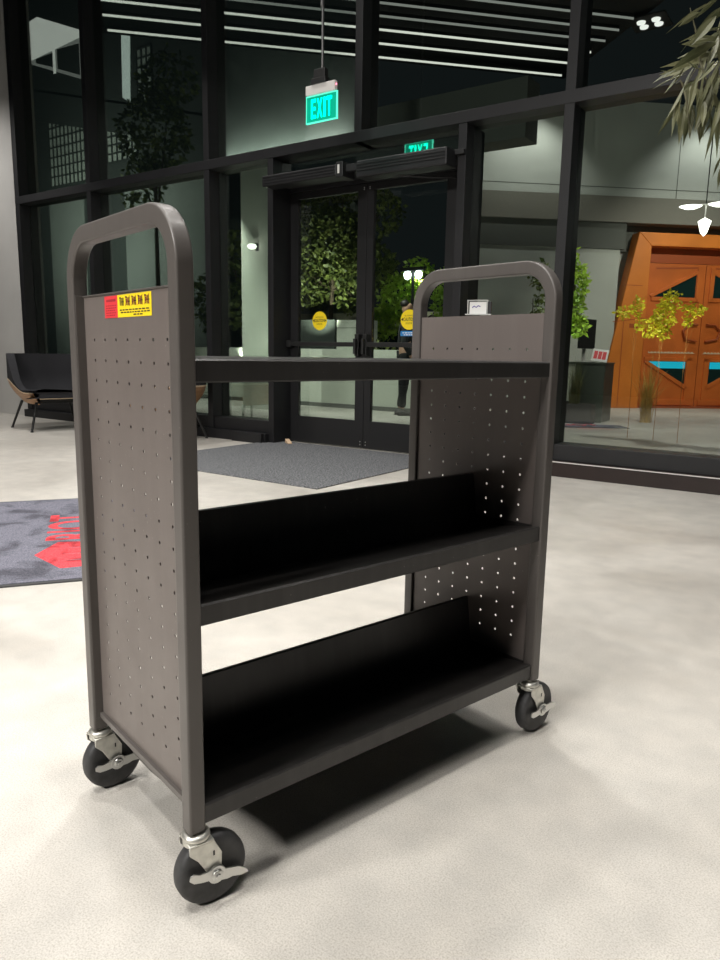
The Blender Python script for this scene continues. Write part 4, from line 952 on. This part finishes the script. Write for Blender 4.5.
# ---------------------------------------------------------------- person outside the right door
def skin_mesh(name, joints, edges, mat, parent, sub=2, root=0):
    me = bpy.data.meshes.new(name); me.from_pydata([j[0] for j in joints], edges, [])
    o = bpy.data.objects.new(name, me); COL.objects.link(o)
    sk = o.modifiers.new('skin', 'SKIN'); sk.use_smooth_shade = True
    for i, j in enumerate(joints):
        v = me.skin_vertices[0].data[i]; r = j[1]; v.radius = (r, r) if not isinstance(r, tuple) else r; v.use_root = (i == root)
    s = o.modifiers.new('sub', 'SUBSURF'); s.levels = sub; s.render_levels = sub
    dg = bpy.context.evaluated_depsgraph_get(); dg.update()
    m2 = bpy.data.meshes.new_from_object(o.evaluated_get(dg)); m2.materials.clear(); m2.materials.append(mat)
    bpy.data.objects.remove(o); bpy.data.meshes.remove(me)
    for p in m2.polygons: p.use_smooth = True
    ob = bpy.data.objects.new(name, m2); COL.objects.link(ob); ob.parent = parent
    return ob
pe = empty('person', (-5.975, 9.77, 0), math.atan2(0.573, 0.819), 'person in black trousers and dark jacket standing outside the right door, mostly behind the cart', 'person')
# local +X is where the person faces; y is left
bj = [((0, 0, 0.98), .11), ((0, 0, 1.15), .115), ((0, 0, 1.36), .13), ((0.0, 0, 1.47), .06), ((0.015, 0, 1.53), .05), ((0.02, 0, 1.60), (.085, .08)), ((0.02, 0, 1.68), (.095, .085)), ((0.012, 0, 1.735), (.07, .065))]
be = [(i, i + 1) for i in range(7)]
for s in (1, -1):
    k = len(bj); bj += [((0, s * .17, 1.40), .062), ((-.03, s * .23, 1.13), .045), ((.10, s * .22, .90), .034), ((.13, s * .215, .85), (.036, .022))]
    be += [(2, k), (k, k + 1), (k + 1, k + 2), (k + 2, k + 3)]
    for f in range(4):
        j = len(bj); yy = s * (.215 + (f - 1.5) * .0); off = (f - 1.5) * .019; ln = (.06, .07, .066, .052)[f]
        bj += [((.145 + off * .5, s * .215 + off * .3, .825), .0095), ((.165 + off * .8, s * .208 + off * .6, .825 - ln * .6), .0085), ((.165 + off * .9, s * .195 + off * .6, .825 - ln), .0075)]
        be += [(k + 3, j), (j, j + 1), (j + 1, j + 2)]
    j = len(bj); bj += [((.145, s * .185, .86), .011), ((.165, s * .165, .825), .0095), ((.17, s * .16, .80), .008)]; be += [(k + 3, j), (j, j + 1), (j + 1, j + 2)]
    k2 = len(bj); bj += [((0, s * .09, .90), .085), ((.02 if s > 0 else -.03, s * .095, .50), .055), ((-.06 if s > 0 else -.02, s * .095, .10), .036)]
    be += [(0, k2), (k2, k2 + 1), (k2 + 1, k2 + 2)]
body = skin_mesh('body', bj, be, M['skin'], pe)
tj = [((0, 0, 1.02), .125)]; te = []
for s in (1, -1):
    k = len(tj); tj += [((0, s * .09, .92), .10), ((.02 if s > 0 else -.03, s * .095, .50), .075), ((-.06 if s > 0 else -.02, s * .095, .11), .058)]; te += [(0, k), (k, k + 1), (k + 1, k + 2)]
skin_mesh('trousers', tj, te, M['cloth'], pe)
jj = [((0, 0, .98), .135), ((0, 0, 1.16), .135), ((0, 0, 1.36), .15), ((0, 0, 1.46), .085)]; je = [(0, 1), (1, 2), (2, 3)]
for s in (1, -1):
    k = len(jj); jj += [((0, s * .175, 1.40), .075), ((-.03, s * .235, 1.13), .058), ((.09, s * .222, .93), .046)]; je += [(2, k), (k, k + 1), (k + 1, k + 2)]
skin_mesh('jacket', jj, je, M['jacket'], pe)
for s in (1, -1):
    x0 = -.06 if s > 0 else -.02
    mb = MB(); sec = [(-.075, .05, .075), (-.04, .052, .085), (.03, .052, .085), (.09, .055, .065), (.15, .058, .05), (.20, .05, .042), (.235, .02, .02)]
    vs = []
    for dx, hw, hh in sec:
        for a in range(10):
            t = 2 * PI * a / 10; vs.append((x0 + dx, s * .095 + hw * .8 * math.cos(t), max(0.0, hh * .5 + hh * .62 * math.sin(t))))
    fs = [(i * 10 + a, i * 10 + (a + 1) % 10, (i + 1) * 10 + (a + 1) % 10, (i + 1) * 10 + a) for i in range(len(sec) - 1) for a in range(10)] + [tuple(range(10)), tuple(range((len(sec) - 1) * 10, len(sec) * 10))]
    mb.add(vs, fs); mb.build('shoe', M['shoe'], pe, smooth=True)
skin_mesh('hair', [((-.03, 0, 1.66), (.07, .085)), ((-.02, 0, 1.72), (.095, .088)), ((.03, 0, 1.765), (.06, .06))], [(0, 1), (1, 2)], M['hair'], pe)
for s in (1, -1):
    mb = MB(); mb.lathe([(0, -.012), (.009, -.008), (.012, 0), (.009, .008), (0, .012)], 10, lambda r, h, c, d, s=s: (.105 + r * c * .5, s * .032 + r * d, 1.66 + h)); mb.build('eye', M['ink'], pe, smooth=True)
    mb = MB(); mb.lathe([(0, -.03), (.012, -.015), (.014, .01), (0, .03)], 10, lambda r, h, c, d, s=s: (.01 + r * c, s * .085 + r * d * .5, 1.645 + h)); mb.build('ear', M['skin'], pe, smooth=True)
mb = MB(); mb.prism([(.10, 1.665), (.135, 1.625), (.105, 1.615)], -.012, .012, lambda u, v, w: (u, w, v)); mb.build('nose', M['skin'], pe, bevel=.004)
mb = MB(); mb.box(.096, .106, -.022, .022, 1.588, 1.598); mb.build('mouth', M['inkred'], pe, bevel=.002)

# ---------------------------------------------------------------- lights
def area(name, loc, size, power, col=(1, .968, .92), rot=(0, 0, 0), shape='DISK', size_y=None, spread=None):
    l = bpy.data.lights.new(name, 'AREA'); l.shape = shape; l.size = size; l.energy = power; l.color = col
    if size_y: l.size_y = size_y
    if spread: l.spread = spread
    o = bpy.data.objects.new(name, l); COL.objects.link(o); o.location = loc; o.rotation_euler = rot; return o
def spot(name, loc, target, power, ang, blend=.5, col=(1, .97, .92), r=.05):
    l = bpy.data.lights.new(name, 'SPOT'); l.energy = power; l.spot_size = math.radians(ang); l.spot_blend = blend; l.color = col; l.shadow_soft_size = r
    o = bpy.data.objects.new(name, l); COL.objects.link(o); o.location = loc
    o.rotation_euler = (Vector(target) - Vector(loc)).to_track_quat('-Z', 'Y').to_euler(); return o
def point(name, loc, power, col=(1, 1, 1), r=.1):
    l = bpy.data.lights.new(name, 'POINT'); l.energy = power; l.color = col; l.shadow_soft_size = r
    o = bpy.data.objects.new(name, l); COL.objects.link(o); o.location = loc; return o
P = 30.5
for i, (x, y, k) in enumerate(((-1.9, -0.9, 1.45), (-3.4, 0.9, 1.05), (-2.2, 2.6, 1.2), (-0.3, 2.6, .5), (0.1, -.3, .4), (-0.6, 0.9, 1.0), (-5.2, 3.0, 1.0), (-7.2, 4.0, 1.5), (-4.4, 4.4, .9), (-1.6, 4.4, .5), (-5.6, .6, .8), (1.6, 3.4, .35))):
    area('ceiling_lamp', (x, y, 5.2), .30, P * k, spread=math.radians(112))
# unseen fill lamps added behind the camera to brighten the cart's end panels
area('rear_fill', (-2.2, -4.3, 4.7), .6, 85, rot=(math.radians(56), 0, math.radians(4)), spread=math.radians(100))
area('rear_fill', (-1.2, -3.2, 4.2), .5, 36, rot=(math.radians(56), 0, math.radians(6)), spread=math.radians(100))
# unseen fill spot added to brighten the far left wall
spot('wall_fill', (-10.6, 3.6, 4.6), (-10.4, 5.7, 1.6), 230, 95, .8, (1, .97, .93), 0.0)
# added indoor spot making the floor's pale sheen patch, then outdoor lamps
spot('floor_sheen_spot', (-1.2, 2.2, 5.0), (0.03, 3.20, 0), 120, 9, 1.0, (1, .99, .95), 0.0)
def up_spot(name, loc, target, power, ang, blend=.7, col=(1, .97, .92)): return spot(name, loc, target, power, ang, blend, col, 0.0)
up_spot('wall_wash', PW(-1.9, 5.4, .95), PW(-1.9, 3.6, .0), 95, 100)
up_spot('wall_wash', PW(1.5, 5.4, .95), PW(1.5, 3.6, .0), 95, 100)
up_spot('portal_light', PW(1.2, 4.8, 4.0), PW(1.2, 1.3, 0), 600, 70, .8, (1, .93, .82))  # this and the lamps below are unseen, added to light outdoor things
up_spot('desk_light', (-3.6, 9.0, 4.5), (-3.6, 11, 0.5), 110, 60)
up_spot('court_light', (-1.8, 9.5, 5.5), (-2.2, 9.6, 0), 480, 100)
up_spot('tree_light', (-8.6, 10.75, 1.3), (-9.6, 12.4, 2.6), 300, 75, .9, (.95, 1, .82))
up_spot('tree_light', (-7.4, 12.6, 2.4), (-8.3, 13.6, 1.9), 130, 90, .8, (.95, 1, .85))
up_spot('tree_light', (-3.1, 8.9, 0.5), (-3.3, 9.6, 1.7), 60, 70, .8, (.95, 1, .8))
up_spot('tree_light', (-1.95, 8.2, 0.5), (-2.0, 9.0, 1.5), 85, 80, .8, (1, 1, .85))
up_spot('tree_light', (-9.9, 10.2, 0.8), (-10.6, 11.6, 2.2), 60, 70, .9, (.95, 1, .85))
up_spot('lowwall_light', (-6.6, 8.6, 3.6), (-6.6, 10.3, 0.2), 420, 80, .8, (.95, 1, .9))
up_spot('lowwall_light', (-9.2, 8.6, 3.6), (-9.2, 10.3, 0.2), 420, 80, .8, (.95, 1, .9))
up_spot('column_light', (-7.9, 7.6, 0.6), (-8.4, 9.0, 1.6), 120, 75, .9, (.95, 1, .88))
up_spot('facade_light', (-16, 8.6, 3.2), (-16, 12.0, 3.8), 620, 130, .9, (.95, 1, .93))
area('ledge_light', (-15.2, 17.12, 6.8), 5.0, 55, (.95, 1, .95), (math.radians(155), 0, 0), 'RECTANGLE', .2)
w = bpy.data.worlds.new('night'); sc.world = w; w.use_nodes = True
bg = w.node_tree.nodes['Background'] if 'Background' in w.node_tree.nodes else w.node_tree.nodes.new('ShaderNodeBackground')
bg.inputs['Color'].default_value = (0.55, 0.7, 0.75, 1); bg.inputs['Strength'].default_value = 0.012

sc.view_settings.view_transform = 'Standard'
sc.view_settings.look = 'None'
sc.view_settings.exposure = 0.0
sc.cycles.use_denoising = True
sc.cycles.max_bounces = 8; sc.cycles.transparent_max_bounces = 12; sc.cycles.glossy_bounces = 4
sc.cycles.sample_clamp_indirect = 6.0
sc.cycles.caustics_reflective = False; sc.cycles.caustics_refractive = False
